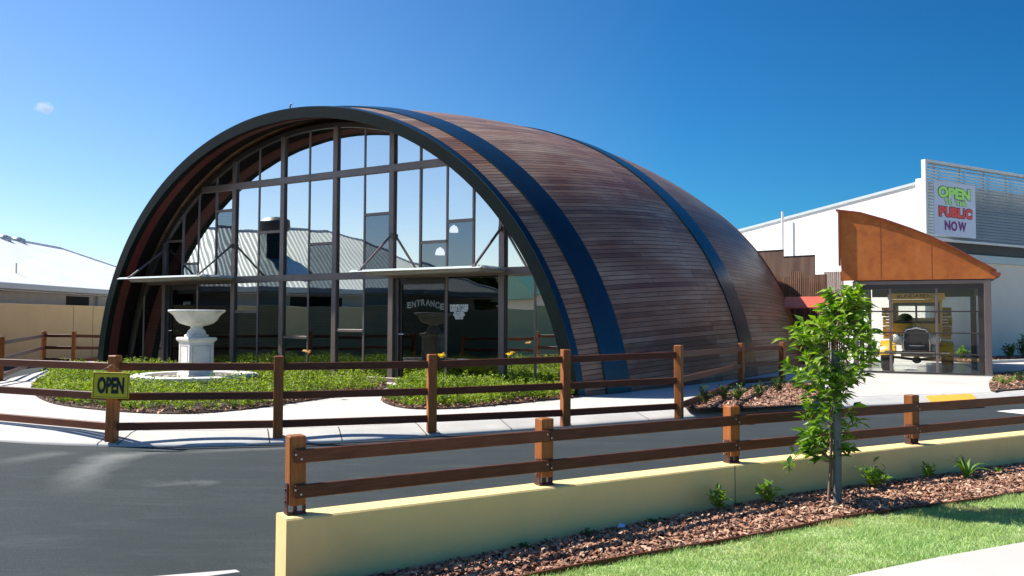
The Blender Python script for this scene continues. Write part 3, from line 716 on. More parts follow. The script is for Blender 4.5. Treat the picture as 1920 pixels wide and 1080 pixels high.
def shell_part(name, s0, s1, ns, o_out, o_in, m, uv=False, smooth=40, label=None):
    ss = np.linspace(s0, s1, ns); mb = MB(); nt_ = len(ths)
    Vo = [shell(t, s, o_out) for s in ss for t in ths]; Vi = [shell(t, s, o_in) for s in ss for t in ths]; k = len(Vo)
    F = []
    for j in range(ns - 1):
        for i in range(nt_ - 1):
            a = j * nt_ + i; F.append((a, a + 1, a + nt_ + 1, a + nt_)); F.append((k + a, k + a + nt_, k + a + nt_ + 1, k + a + 1))
    for i in range(nt_ - 1):
        F.append((i, k + i, k + i + 1, i + 1)); a = (ns - 1) * nt_ + i; F.append((a, a + 1, k + a + 1, k + a))
    for j in range(ns - 1):
        a = j * nt_; F.append((a, a + nt_, k + a + nt_, k + a)); a += nt_ - 1; F.append((a, k + a, k + a + nt_, a + nt_))
    mb.add(Vo + Vi, F)
    o = obj(name, mb, m, bb, smooth=smooth, label=label, fix=False)
    if uv:
        me = o.data; ul = me.uv_layers.new(name='UVMap')
        UV = np.array([(s, t * 7.6) for s in ss for t in ths] * 2)
        li = np.empty(len(me.loops), np.int32); me.loops.foreach_get('vertex_index', li); ul.data.foreach_set('uv', UV[li].astype(np.float32).ravel())
    return o
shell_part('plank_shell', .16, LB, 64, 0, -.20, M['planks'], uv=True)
shell_part('front_ring', -.0, .165, 2, .012, -.215, M['ringface'])
shell_part('front_hoop', .006, .170, 2, .030, .0125, M['hoop'])
for s0, s1 in ((.776, 1.50), (6.57, 7.43)): shell_part('hoop', s0, s1, 8, .035, -.01, M['hoop'])
shell_part('rear_trim', LB - .03, LB + .03, 2, .03, -.22, M['redtrim'], label='thin reddish trim around the rear rim')
GS = .75                                                    # glazing plane, set back behind the ring
shell_part('red_soffit', .17, .44, 2, -.205, -.235, M['soffit'])
shell_part('dark_soffit', .445, GS + .1, 2, -.205, -.225, M['soffit2'])
# rear wall
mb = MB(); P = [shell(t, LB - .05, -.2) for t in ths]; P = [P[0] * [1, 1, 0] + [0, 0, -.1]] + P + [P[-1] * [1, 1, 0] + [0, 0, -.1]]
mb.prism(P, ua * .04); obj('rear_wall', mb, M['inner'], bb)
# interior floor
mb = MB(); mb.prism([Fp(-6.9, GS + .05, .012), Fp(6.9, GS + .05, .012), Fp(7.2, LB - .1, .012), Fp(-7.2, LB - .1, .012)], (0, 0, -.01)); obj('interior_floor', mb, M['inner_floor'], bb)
# outline of the glazing
def arch_pt(th, off):
    Rs = R0 * (1 + C2 * math.cos(2 * th) + C4 * math.cos(4 * th) + C3 * math.sin(3 * th)) + .15 + off
    return Rs * math.cos(th), Z0 + Rs * math.sin(th)
tt = np.linspace(.05, math.pi - .05, 181)
def arch_table(off):
    A_ = np.array([arch_pt(t, off) for t in tt]); o = np.argsort(A_[:, 0]); return A_[o, 0], A_[o, 1]
OFR = -.38
AX, AZ = arch_table(OFR)
def zarch(u): return float(np.interp(u, AX, AZ))
mb = MB()
po_ = [arch_pt(t, -.27) for t in tt]; pi_ = [arch_pt(t, OFR) for t in tt]
for i in range(len(tt) - 1):
    q = [po_[i], po_[i + 1], pi_[i + 1], pi_[i]]
    if min(z for _, z in q) < -.05: continue
    mb.add([Fp(u, GS - .05, z) for u, z in q] + [Fp(u, GS + .07, z) for u, z in q], [(0, 1, 2, 3), (4, 7, 6, 5), (0, 4, 5, 1), (3, 2, 6, 7)])
obj('arch_frame', mb, M['bronze_dk'], bb)
cols = [(-6.32, .045), (-5.44, .13), (-4.74, .05), (-4.13, .05), (-3.46, .05), (-2.77, .13), (-1.92, .05), (-1.09, .13), (-.25, .05), (.58, .13), (1.43, .05), (2.22, .13), (2.98, .05), (3.67, .05), (4.33, .05), (5.02, .13), (5.76, .05), (6.5, .05)]
ZT = [0.0, 2.28, 4.56]
def mull(u, w, z0, z1, dep=.07, m='bronze', off=0.0):
    if z1 - z0 < .05: return
    mb = MB(); mb.box(Fp(u, GS - dep / 2 + .045 + off, (z0 + z1) / 2), (w, dep, z1 - z0), (ud, ua, (0, 0, 1)), .004); obj('mullion', mb, M[m], bb)
for u, w in cols:
    zt = zarch(u)
    main = w > .1
    # which sub-mullions interrupt at rows
    if u in (-3.46, -4.74): mull(u, w, 2.36, zt + .03)
    elif u in (2.98, 4.33): mull(u, w, 2.36, zt + .03)
    else: mull(u, w, 0.0, zt + .03, .10 if main else .06)
    if main:                                                # paired flange beside each main mullion
        mb = MB(); mb.box(Fp(u + .095, GS + .02, zt / 2), (.05, .05, max(.1, zt - .02)), (ud, ua, (0, 0, 1)), .003); obj('mullion', mb, M['bronze_dk'], bb)
for z, h in ((.05, .10), (2.28, .15), (4.56, .15)):
    xs = [u for u in np.linspace(-6.7, 6.7, 400) if zarch(u) > z]
    mb = MB(); mb.box(Fp((xs[0] + xs[-1]) / 2, GS - .01, z), (xs[-1] - xs[0] + .1, .11, h), (ud, ua, (0, 0, 1)), .004); obj('transom', mb, M['bronze'], bb)
def pane(u0, u1, z0, z1, mat, name='window_pane', tilt=.002, fr=True, s_off=0.0):
    us_ = np.linspace(u0, u1, 9); zt = [min(z1, zarch(u)) for u in us_]
    if max(zt) - z0 < .06: return
    mb = MB(); a1, a2 = random.gauss(0, tilt), random.gauss(0, tilt); uc, zc = (u0 + u1) / 2, (z0 + z1) / 2
    f = lambda u, z, o: Fp(u, GS + s_off + o + a1 * (u - uc) + a2 * (z - zc), z)
    V = []; F = []
    for i, (u, z) in enumerate(zip(us_, zt)): V += [f(u, min(z0, z), 0), f(u, z, 0)]
    F = [(2 * i, 2 * i + 2, 2 * i + 3, 2 * i + 1) for i in range(8) if zt[i] > z0 or zt[i + 1] > z0]
    mb.add(V, F); return obj(name, mb, M[mat], bb, fix=False)
def subbar(u0, u1, z, w=.06):
    mb = MB(); mb.box(Fp((u0 + u1) / 2, GS - .0, z), (u1 - u0, .07, w), (ud, ua, (0, 0, 1)), .003); obj('sill_bar', mb, M['bronze'], bb)
split2 = {(-5.44, -4.74): 3.32, (-4.74, -4.13): 2.72, (-3.46, -2.77): 3.99, (-1.92, -1.09): 3.38, (-.25, .58): 3.03, (1.43, 2.22): 3.60, (2.98, 3.67): 2.93, (3.67, 4.33): 3.33}
split1 = {(-2.77, -1.92): 1.5, (-1.09, -.25): .91, (.58, 1.43): 1.08}
dark1 = {(-1.92, -1.09), (-.25, .58), (1.43, 2.22)}
us_c = [u for u, _ in cols]
for a, b in list(zip(us_c[:-1], us_c[1:])) + [(-6.9, -6.32), (6.5, 6.75)]:
    kkey = (a, b)
    # row 1
    if not (-5.5 < a and b < -2.7 or 2.2 < a and b < 5.1):
        if kkey in split1:
            z = split1[kkey]; pane(a, b, .1, z, 'glass_dk'); pane(a, b, z, 2.22, 'glass', s_off=.002); subbar(a, b, z)
        else: pane(a, b, .1, 2.22, 'glass_dk' if kkey in dark1 else 'glass')
    if kkey in split2:
        z = split2[kkey]; pane(a, b, 2.34, z, 'glass_dk', s_off=.0); pane(a, b, z, 4.50, 'glass' , s_off=.003); subbar(a, b, z)
    else: pane(a, b, 2.34, 4.50, 'glass')
    pane(a, b, 4.62, 6.0, 'glass')
# doors
def door(name, ua0, ub0, hinge, lab):
    mb = MB(); s = GS + .05; w = .055
    for u in (ua0 + w / 2, ub0 - w / 2): mb.box(Fp(u, s, 1.08), (w, .05, 2.12), (ud, ua, (0, 0, 1)), .003)
    for z, hh in ((.07, .11), (2.10, .07)): mb.box(Fp((ua0 + ub0) / 2, s, z), (ub0 - ua0, .048, hh), (ud, ua, (0, 0, 1)), .003)
    d = obj(name, mb, M['bronze_dk'], bb, label=lab)
    mb = MB(); mb.add([Fp(ua0 + w, s, .12), Fp(ub0 - w, s, .12), Fp(ub0 - w, s, 2.07), Fp(ua0 + w, s, 2.07)], [(0, 1, 2, 3)]); obj('door_glass', mb, M['glass_door'], d, fix=False)
    mb = MB(); hu = ua0 + w / 2 if hinge < 0 else ub0 - w / 2; mb.tube([Fp(hu, s - .03, 1.02), Fp(hu, s - .075, 1.02), Fp(hu + .12 * (1 if hinge < 0 else -1), s - .075, 1.02)], .012, 8); obj('handle', mb, M['chrome'], d); return d
for (m0, m1, m2, nm_) in ((-5.44, -4.13, -2.77, 'exit'), (2.22, 3.67, 5.02, 'entrance')):
    door(nm_ + '_door', m0 + .2, m1 - .03, -1, 'glass %s door in a dark bronze frame' % nm_)
    mb = MB(); mb.box(Fp(m0 + .16, GS + .03, 1.1), (.08, .1, 2.2), (ud, ua, (0, 0, 1)), .003); mb.box(Fp((m0 + m1) / 2 + .06, GS + .04, 2.17), (m1 - m0 - .18, .08, .07), (ud, ua, (0, 0, 1)), .003); obj('door_frame', mb, M['bronze_dk'], bb)
    pane(m1 + .03, m2 - .06, .1, 2.2, 'glass_door')
# lettering on the glass
def bounds(V): return V[:, 0].min(), V[:, 0].max()
def arc_text(body, uc, zc, width, hgt, fn, m='white', outline=.0030):
    mb = MB(); n = len(body); 
    for i, chh in enumerate(body):
        V, F = text_mesh(chh, hgt, 0, 0, outline=outline); V -= [(V[:, 0].min() + V[:, 0].max()) / 2, (V[:, 1].min() + V[:, 1].max()) / 2, 0]
        V[:, 0] *= (width / n * .82) / max(.3 * hgt, V[:, 0].max() - V[:, 0].min())
        t = (i + .5) / n * 2 - 1; put_text(mb, V, F, Fp(uc + t * width / 2, GS - .006, zc + fn(t)), ud, (0, 0, 1), -ua)
    return obj('lettering', mb, M[m], bb)
def facu(px, py):
    P = PL(px, py, c0 + ua * GS, ua); return float(np.dot(P - c0, ud)), float(P[2])
u, z = facu(798, 571); arc_text('ENTRANCE', u, z, .98, .17, lambda t: .045 * math.cos(t * 2.6) - .02 * t)
u, z = facu(351, 569); arc_text('EXIT', u, z + .0, .30, .10, lambda t: .012 * math.cos(t * 2.2), outline=.0022)
mb = MB()
hr = [('BUSINESS HOURS', 572.5, 34, .062), ('8.30AM TO 4.30PM', 577.5, 34, .062), ('MONDAY TO SUNDAY', 581.8, 33, .055), ('NO SMOKING', 586, 19, .04), ('FOOD OR DRINKS', 589.6, 22, .04), ('PERMITTED', 593, 17, .038), ('THANK YOU', 596.6, 15, .034)]
for body, py, wpx, hh in hr:
    u, z = facu(861 - (0), py + .6); u0_, _ = facu(861 - wpx / 2, py); u1_, _ = facu(861 + wpx / 2, py)
    V, F = text_mesh(body, hh, .0035, .0006); V -= [(V[:, 0].min() + V[:, 0].max()) / 2, (V[:, 1].min() + V[:, 1].max()) / 2, 0]
    V[:, 0] *= (u1_ - u0_) / (V[:, 0].max() - V[:, 0].min()); put_text(mb, V, F, Fp(u, GS - .006, z), ud, (0, 0, 1), -ua)
obj('lettering', mb, M['white'], bb)
# awnings over the doors, hung on struts
for (u0, u1, zt, sO) in ((1.95, 5.16, 2.315, -.27), (-5.86, -2.68, 2.335, -.33)):
    mb = MB(); top_ = [Fp(u0, sO, zt), Fp(u1, sO, zt), Fp(u1, GS - .1, zt + .02), Fp(u0, GS - .1, zt + .02)]
    mb.prism(top_, (0, 0, -.022)); mb.prism([Fp(u0 - .002, sO + .055, zt + .002), Fp(u0 - .002, sO + .055, zt + .020), Fp(u0 - .002, sO - .020, zt - .022)], ud * (u1 - u0 + .03)); mb.prism([Fp(u1 + .028, sO, zt - .02), Fp(u1 - .03, sO, zt + .034), Fp(u1 - .03, sO, zt + .004)], ua * (GS - sO - .1)); aw = obj('awning', mb, M['awn'], bb)
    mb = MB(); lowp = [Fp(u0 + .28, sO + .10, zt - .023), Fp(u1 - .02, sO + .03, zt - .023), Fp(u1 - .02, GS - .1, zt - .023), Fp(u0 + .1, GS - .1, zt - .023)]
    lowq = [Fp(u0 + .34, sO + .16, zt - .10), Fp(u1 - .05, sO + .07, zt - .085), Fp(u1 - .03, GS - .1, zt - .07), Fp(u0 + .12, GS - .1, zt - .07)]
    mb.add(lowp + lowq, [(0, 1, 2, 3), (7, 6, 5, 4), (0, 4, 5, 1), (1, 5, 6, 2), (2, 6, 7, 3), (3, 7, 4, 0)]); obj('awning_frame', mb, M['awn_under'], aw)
    for uu in ((2.20, 5.02) if u0 > 0 else (-5.42, -2.79)):
        mb = MB(); pa = Fp(uu + (.0 if uu > 3 or uu > -3 and u0 < 0 else .05), GS - .09, 3.10); pb = Fp(uu, sO + .06, zt + .03)
        mb.tube([pa, pb], .026, 8); mb.box(pa, (.07, .06, .10), (ud, ua, (0, 0, 1)), .005); mb.box(pb - [0, 0, .012], (.08, .10, .03), (ud, ua, (0, 0, 1)), .005); obj('strut', mb, M['strut'], aw)
# lifting lug on top of the ring
mb = MB(); P0 = shell(math.pi / 2 - .02, .03, .02); mb.box(P0 + [0, 0, .04], (.04, .03, .09), (ud, ua, (0, 0, 1)), .01); mb.box(P0 + [0, 0, .09] + ud * .03, (.07, .03, .03), (ud, ua, (0, 0, 1)), .01); obj('lifting_lug', mb, M['strut'], bb)
# pendant lamps inside
for (px, py, s_in, gl) in ((825, 471, 3.0, 0), (851, 429, 4.2, 0)):
    P = PL(px, py, c0 + ua * s_in, ua); uu = float(np.dot(P - c0, ud)); zz = float(P[2])
    pl = thing('pendant_lamp', {825: 'small white dome pendant lamp seen through the glass, lower of the pair above the entrance', 851: 'small white dome pendant lamp seen through the glass, higher of the pair above the entrance', 560: 'white dome pendant lamp dim behind the middle glass bay', 470: 'white dome pendant lamp dim behind the left glass bay'}[px], 'lamp', (*P[:2], zz), 'pendant lamps inside the barrel')
    mb = MB(); mb.lathe(P, [(.115, -.09), (.11, -.02), (.08, .05), (.03, .08), (.015, .10)], 20); obj('lamp_shade', mb, M['lampwhite'], pl, smooth=40)
    mb = MB(); mb.tube([P + [0, 0, .12], P + [0, 0, max(.2, 5.2 - zz)]], .006, 5); obj('cord', mb, M['black'], pl)

# ------------------------------------------------------------------ fountain
Fc = np.array([-5.9, 16.0, 0]); 
fo = thing('garden_fountain', 'white cast stone fountain with a wide bowl on a square pedestal in a round basin', 'fountain', Fc)
mb = MB(); Rb = 1.12
mb.lathe(Fc, [(Rb - .06, 0), (Rb - .06, .05), (Rb - .10, .07), (Rb - .12, .17), (Rb - .06, .21), (Rb + .0, .235), (Rb + .0, .285), (Rb - .03, .30), (Rb - .24, .30), (Rb - .26, .28), (Rb - .26, .12), (.01, .12)], 64); obj('basin', mb, M['stone'], fo, smooth=35)
mb = MB()
for k in range(420):
    r = math.sqrt(random.random()) * (Rb - .3); a = random.random() * 6.28; s_ = random.uniform(.02, .05); mb.lathe(Fc + [r * math.cos(a), r * math.sin(a), .215 + random.uniform(-.02, .02)], [(s_ * .6, 0), (s_, s_ * .4), (s_ * .5, s_ * .8)], 6)
o = obj('pebbles', mb, M['pebble'], fo, smooth=60); o['kind'] = 'stuff'
mb = MB(); mb.lathe(Fc, [(.01, .11), (Rb - .27, .215), (.01, .216)][:2] + [(.01, .225)], 32); obj('pebble_bed', mb, M['pebble'], fo)
q2 = math.sqrt(2) / 2; RT = -.02
def sq(mb, prof): mb.lathe(Fc, [(r / math.cos(math.pi / 4), h) for r, h in prof], 4, rot=math.pi * 0 + RT + math.pi / 2)
mb = MB(); sq(mb, [(.255, .215), (.255, .30), (.232, .33), (.232, .88), (.24, .90), (.27, .93), (.275, .97), (.255, .985)]); obj('pedestal', mb, M['stone'], fo)
mb = MB()
for k in range(4):
    an = RT + math.pi / 4 + k * math.pi / 2; nn = np.array([math.cos(an), math.sin(an), 0]); tt_ = np.array([-math.sin(an), math.cos(an), 0])
    for s in (-1, 1):
        mb.box(Fc + nn * .2345 + tt_ * s * .165 + [0, 0, .61], (.006, .008, .44), (nn, tt_, (0, 0, 1))); mb.box(Fc + nn * .2345 + [0, 0, .61 + s * .22], (.006, .33, .008), (nn, tt_, (0, 0, 1)))
obj('panel_moulding', mb, M['pebble'], fo)
mb = MB(); mb.lathe(Fc, [(.215, .986), (.215, 1.03), (.20, 1.035), (.17, 1.045), (.165, 1.08), (.15, 1.11), (.12, 1.14), (.105, 1.17), (.115, 1.185), (.12, 1.195), (.20, 1.21), (.30, 1.245), (.36, 1.30), (.395, 1.36), (.43, 1.405), (.44, 1.42), (.46, 1.43), (.50, 1.455), (.51, 1.47), (.51, 1.485), (.495, 1.495), (.46, 1.49), (.42, 1.45), (.2, 1.40), (.01, 1.39)], 48); obj('bowl', mb, M['stone'], fo, smooth=40)

# ------------------------------------------------------------------ planting on the island
def poly_in(P, X, Y):
    n = len(P); ins = np.zeros(len(X), bool)
    for i in range(n):
        x1, y1 = P[i]; x2, y2 = P[(i + 1) % n]; cnd = ((y1 > Y) != (y2 > Y)) & (X < (x2 - x1) * (Y - y1) / (y2 - y1 + 1e-12) + x1); ins ^= cnd
    return ins
def dist_poly(P, X, Y):
    d = np.full(len(X), 1e9)
    for i in range(len(P)):
        a = np.array(P[i]); b = np.array(P[(i + 1) % len(P)]); ab = b - a; t = np.clip(((X - a[0]) * ab[0] + (Y - a[1]) * ab[1]) / (ab @ ab + 1e-12), 0, 1); d = np.minimum(d, np.hypot(X - a[0] - t * ab[0], Y - a[1] - t * ab[1]))
    return d
def closed(P, k=6):
    P = [np.array(p, float) for p in P]; n = len(P); out = []
    for i in range(n):
        p0, p1, p2, p3 = P[i - 1], P[i], P[(i + 1) % n], P[(i + 2) % n]
        for j in range(k):
            t = j / k; out.append(.5 * ((2 * p1) + (-p0 + p2) * t + (2 * p0 - 5 * p1 + 4 * p2 - p3) * t * t + (-p0 + 3 * p1 - 3 * p2 + p3) * t ** 3))
    return out
bedA = closed([G(x, y)[:2] for x, y in ((58, 728), (90, 755), (200, 771), (330, 777), (440, 771), (540, 758), (650, 742), (722, 728), (715, 719), (600, 712), (520, 706), (420, 699), (330, 697), (240, 696), (150, 697), (90, 706))])
bedB = closed([G(x, y)[:2] for x, y in ((715, 752), (755, 766), (830, 768), (920, 762), (1062, 748), (1085, 744), (1100, 737), (1000, 728), (900, 722), (800, 720), (752, 722), (730, 736))])
def hedge(name, P, N, h, label, avoid=None, inset=.06):
    mb = MB(); n = len(P); mb.add([(*p, .012) for p in P] + [(*p, .02) for p in P], [tuple(range(n, 2 * n))] + [(i, (i + 1) % n, n + (i + 1) % n, n + i) for i in range(n)])
    so_ = obj('garden_soil', mb, M['mulchbase']); tag(so_, kind='structure')
    PX = np.array([p[0] for p in P]); PY = np.array([p[1] for p in P])
    # sprig centres
    ns = N // 16; X = rng.uniform(PX.min(), PX.max(), ns * 4); Y = rng.uniform(PY.min(), PY.max(), ns * 4)
    k = poly_in(P, X, Y); X, Y = X[k], Y[k]; d = dist_poly(P, X, Y); k = d > inset
    if avoid is not None: k &= np.hypot(X - avoid[0], Y - avoid[1]) > avoid[2]
    X, Y, d = X[k][:ns], Y[k][:ns], d[k][:ns]; n = len(X)
    Hh = h * np.clip((d - inset * .6) / .35, .35, 1) ** .6 * (.75 + .35 * np.sin(X * 3.1 + 1) * np.cos(Y * 2.3) + .25 * np.sin(X * 9.3) * np.sin(Y * 8.1 + X) + rng.normal(0, .13, n))
    base = np.stack([X, Y, np.full(n, .02)], 1)
    dirs = np.stack([rng.normal(0, .35, n), rng.normal(0, .35, n), np.ones(n)], 1)
    C = []; DD = []; 
    for q in range(16):
        f = rng.uniform(.25, 1.0, n)[:, None]; C.append(base + dirs * (Hh[:, None] * f)); a = rng.uniform(0, 2 * np.pi, n)
        DD.append(np.stack([np.cos(a), np.sin(a), rng.uniform(.1, 1.2, n)], 1))
    C = np.concatenate(C); DD = np.concatenate(DD); Lf = rng.uniform(.035, .075, len(C)); V, F = leaves(C, DD, Lf, Lf * .36)
    hgt = C[:, 2]; rv = np.clip(.30 + .25 * np.sin(C[:, 0] * 2.3) * np.sin(C[:, 1] * 3.1) + rng.normal(0, .22, len(C)) + .15, 0, 1)
    o = np_mesh(name, V, F, M['leaf_hedge'], np.repeat(rv, 5)); tag(o, label, 'ground cover', kind='stuff')
    return o
hedge('ground_cover', bedA, 74000, .31, 'bright green leafy ground cover around the white fountain', (Fc[0], Fc[1], 1.30))
hedge('ground_cover', bedB, 36000, .29, 'bright green leafy ground cover in front of the entrance glazing', None)
def ring_chips(P, N, label, size=.05):
    PX = np.array([p[0] for p in P]); PY = np.array([p[1] for p in P]); X = rng.uniform(PX.min(), PX.max(), N * 6); Y = rng.uniform(PY.min(), PY.max(), N * 6); k = poly_in(P, X, Y); X, Y = X[k], Y[k]
    d = dist_poly(P, X, Y); k = d < .55; X, Y = X[k][:N], Y[k][:N]; chips('bark_mulch', X, Y, .022 + rng.uniform(0, .02, len(X)), size, label)
ring_chips(bedA, 2600, 'thin band of bark mulch around the edge of the fountain garden')
ring_chips(bedB, 2200, 'bark mulch at the foot of the ground cover before the entrance')

def strap_plant(px, py, z, hgt, n, label, mat='leaf_fresh', group=None, dist=None, spread=.9, w=.014):
    P = G(px, py, z) if dist is None else dist
    t = thing('strap_plant', label, 'plant', P, group)
    V = []; F = []; c = 0; rv = []
    for i in range(n):
        a = random.random() * 6.28; L = hgt * random.uniform(.7, 1.25); sp = spread * random.uniform(.3, 1.1); seg = 7; dr = np.array([math.cos(a), math.sin(a), 0]); sd_ = np.array([-math.sin(a), math.cos(a), 0]); r_ = random.random()
        for k in range(seg + 1):
            f = k / seg; p = P + dr * L * sp * f ** 1.3 + np.array([0, 0, L * (1.25 * f - (.55 + .35 * sp) * f * f)]); ww = w * (1 - f) ** .6 * (.6 + .8 * math.sin(math.pi * min(1, f + .2))) + .0008
            V += [p - sd_ * ww, p + sd_ * ww + [0, 0, .002]]; rv += [r_, r_]
            if k < seg: F.append((c, c + 1, c + 3, c + 2))
            c += 2
    np_mesh('foliage', np.array(V), np.array(F), M[mat], rv, t); return t
def leafy(name, P, h, w, nb, nl, L, label, mat='leaf_fresh', group=None, cat='shrub', stem='bark'):
    t = thing(name, label, cat, P, group); C = []; DD = []; sm = MB()
    for i in range(nb):
        a = random.random() * 6.28; r = w * random.uniform(.15, 1); top = P + np.array([math.cos(a) * r, math.sin(a) * r, h * random.uniform(.5, 1.0) * (1 - .35 * (r / w) ** 2)])
        md = P * .5 + top * .5 + np.array([0, 0, h * .08]); sm.tube([P - [0, 0, .02], md, top], [.006, .004, .002], 5)
        for k in range(nl):
            f = random.uniform(.25, 1.05); p = (1 - f) ** 2 * P + 2 * f * (1 - f) * md + f * f * top; aa = random.random() * 6.28
            C.append(p); DD.append((math.cos(aa), math.sin(aa), random.uniform(.2, 1.4)))
    C = np.array(C); Lf = L * rng.uniform(.6, 1.15, len(C)); V, F = leaves(C, np.array(DD), Lf, Lf * .34)
    np_mesh('foliage', V, F, M[mat], np.repeat(np.clip(rng.normal(.5, .22, len(C)), 0, 1), 5), t)
    obj('stem', sm, M[stem], t); return t
def on_bed(px, py): 
    z = -.38
    for _ in range(4): p = G(px, py, z); z = float(bedz(p[0])) - .01
    return G(px, py, z)
leafy('young_shrub', on_bed(1346, 964), .235, .10, 9, 11, .095, 'small bright green shrub in the mulch, leftmost along the cream wall', group='young shrubs along the cream wall')
leafy('young_shrub', on_bed(1441, 950), .235, .10, 10, 11, .095, 'small bright green shrub in the mulch just left of the staked tree', group='young shrubs along the cream wall')
leafy('young_shrub', on_bed(1637, 920), .32, .16, 16, 12, .085, 'fuller bright green shrub in the mulch just right of the staked tree', group='young shrubs along the cream wall')
leafy('young_shrub', on_bed(1739, 900), .20, .08, 8, 9, .08, 'smallest green shrub in the mulch left of the long leaved strap plant', group='young shrubs along the cream wall')
strap_plant(0, 0, 0, .40, 15, 'pale green strap leaved plant arching over the mulch at right', dist=on_bed(1812, 902))
strap_plant(0, 0, 0, .16, 6, 'small drooping strap leaved seedling right of the arching strap plant', dist=on_bed(1876, 890))
for (px, py, h, w, lab) in ((985, 1022, .06, .06, 'low dark sprig of weed at the foot of the cream wall, left one'), (1095, 1000, .08, .10, 'low dark weedy clump at the foot of the cream wall, middle one'), (1210, 968, .05, .05, 'tiny dark sprig at the foot of the cream wall near the first shrub')):
    p = on_bed(px, py); p[1] = float(wall_y(np.array(p[0]))) - .12; leafy('weed', p, h, w, 9, 9, .035, lab, 'leaf_dark', cat='weed', stem='bark')
mb = MB(); p = on_bed(1165, 996); mb.add([p + [-.03, 0, .03], p + [.028, -.012, .035], p + [.034, .02, .05], p + [-.01, .03, .058], p + [-.03, 0, .033], p + [.028, -.012, .038], p + [.034, .02, .053], p + [-.01, .03, .061]], [(0, 1, 2, 3), (4, 5, 6, 7), (0, 1, 5, 4), (1, 2, 6, 5), (2, 3, 7, 6), (3, 0, 4, 7)])
tag(obj('litter', mb, simple('pale_blue_litter', (.45, .62, .9), .5, .1)), 'scrap of pale blue litter lying in the mulch by the cream wall', 'litter')
# shrubs in the bed right of the island fence
bedC = closed([G(x, y)[:2] for x, y in ((1285, 766), (1380, 768), (1508, 762), (1530, 752), (1545, 735), (1500, 720), (1440, 722), (1370, 738), (1320, 748))], 5)
n = len(bedC); mb = MB(); mb.add([(*p, .004) for p in bedC] + [(*p, .03) for p in bedC], [tuple(range(n, 2 * n))] + [(i, (i + 1) % n, n + (i + 1) % n, n + i) for i in range(n)]); tag(obj('garden_soil', mb, M['mulchbase']), kind='structure')
PX = np.array([p[0] for p in bedC]); PY = np.array([p[1] for p in bedC]); X = rng.uniform(PX.min(), PX.max(), 9000); Y = rng.uniform(PY.min(), PY.max(), 9000); k = poly_in(bedC, X, Y); chips('bark_mulch', X[k], Y[k], .035 + rng.uniform(0, .02, k.sum()), .055, 'bark mulch bed between the island fence and the showroom forecourt')
for i, (px, py, h, w, lab) in enumerate(((1321, 762, .36, .14, 'green garden shrub, leftmost in the bed right of the corner fence post'), (1357, 752, .26, .12, 'low green garden shrub, second from left in the mulch bed'), (1383, 752, .28, .15, 'green garden shrub in front of the fence post, third from left'), (1424, 748, .32, .15, 'tall green garden shrub with grassy leaves, fourth from left'), (1461, 735, .30, .17, 'dark green garden shrub beside the last fence post'), (1495, 730, .28, .2, 'dark green garden shrub mostly behind the small tree'))):
    leafy('garden_shrub', G(px, py, .03), h, w, 26, 14, .055, lab, 'leaf_dark' if i != 2 else 'leaf_fresh', 'garden shrubs in the mulch bed by the fence end')
# lilies and strap clumps in the island beds
def lily(px, py, dist, hgt, label, petal):
    P = D(px, py, dist); base = np.array([P[0] + .03, P[1], 0.02]); t = thing('day_lily', label, 'flower', base)
    mb = MB(); mb.tube([base, base * .5 + P * .5 + [.02, 0, 0], P], [.008, .006, .005], 6); obj('stem', mb, M['leaf_dark'], t)
    n = 14; a = np.linspace(0, 6.28, n) + rng.normal(0, .2, n); Dv = np.stack([np.cos(a), np.sin(a), rng.uniform(.1, .9, n)], 1); C = np.tile(P, (n, 1)) + rng.normal(0, .012, (n, 3)); V, F = leaves(C, Dv, rng.uniform(.06, .10, n), .045); np_mesh('petals', V, F, M[petal], np.repeat(rng.random(n), 5), t)
lily(828, 669, 14.0, .5, 'yellow day lily flower above the top rail right of a fence post', 'petal')
lily(957, 665, 14.4, .5, 'yellow day lily bud beside the column right of the entrance', 'petal')
lily(575, 660, 14.4, .5, 'peach coloured day lily standing before the middle glazing', 'petal2')
for (px, py, h, n_, lab) in ((95, 705, .5, 26, 'grassy strap leaved clump at the far left of the fountain garden'), (150, 707, .42, 22, 'grassy clump in the fountain garden, second from left'), (425, 722, .38, 20, 'grassy strap leaved clump just right of the fountain pedestal'), (480, 716, .42, 22, 'grassy strap leaved clump at the right edge of the fountain basin'), (300, 722, .36, 16, 'grassy strap leaved clump in front of the left of the basin'), (985, 728, .40, 22, 'grassy strap leaved clump near the column right of the entrance'), (870, 728, .34, 14, 'grassy strap leaved clump before the business hours glass'), (560, 722, .36, 14, 'grassy strap leaved clump under the middle glazing')):
    strap_plant(px, py, .02, h, n_, lab, 'leaf_hedge', 'strap leaved clumps in the island gardens', spread=.6)

# ------------------------------------------------------------------ the small staked tree
tb = on_bed(1553, 946)
tr = thing('young_tree', 'slender young tree with long glossy green leaves tied beside a grey stake', 'tree', tb)
tm = MB(); main_ = [tb + v for v in (np.array([0, 0, -.03]), np.array([.03, .01, .35]), np.array([.05, .02, .8]), np.array([.09, .03, 1.2]), np.array([.12, .04, 1.6]), np.array([.15, .04, 1.9]))]
tm.tube(main_, [.017, .015, .013, .011, .008, .004], 8)
tm.tube([tb + v for v in (np.array([.045, .0, -.02]), np.array([.055, .0, .3]), np.array([.035, .015, .45]))], [.011, .009, .008], 6)
C = []; DD = []; LL = []
def tpos(z):
    zs = [p[2] - tb[2] for p in main_]; return tb + np.array([np.interp(z, zs, [p[i] - tb[i] for p in main_]) for i in range(3)])
random.seed(21)
env = [(.42, .12), (.55, .25), (.75, .29), (.95, .26), (1.12, .30), (1.3, .40), (1.5, .44), (1.64, .41), (1.74, .22), (1.9, .15), (2.05, .08)]
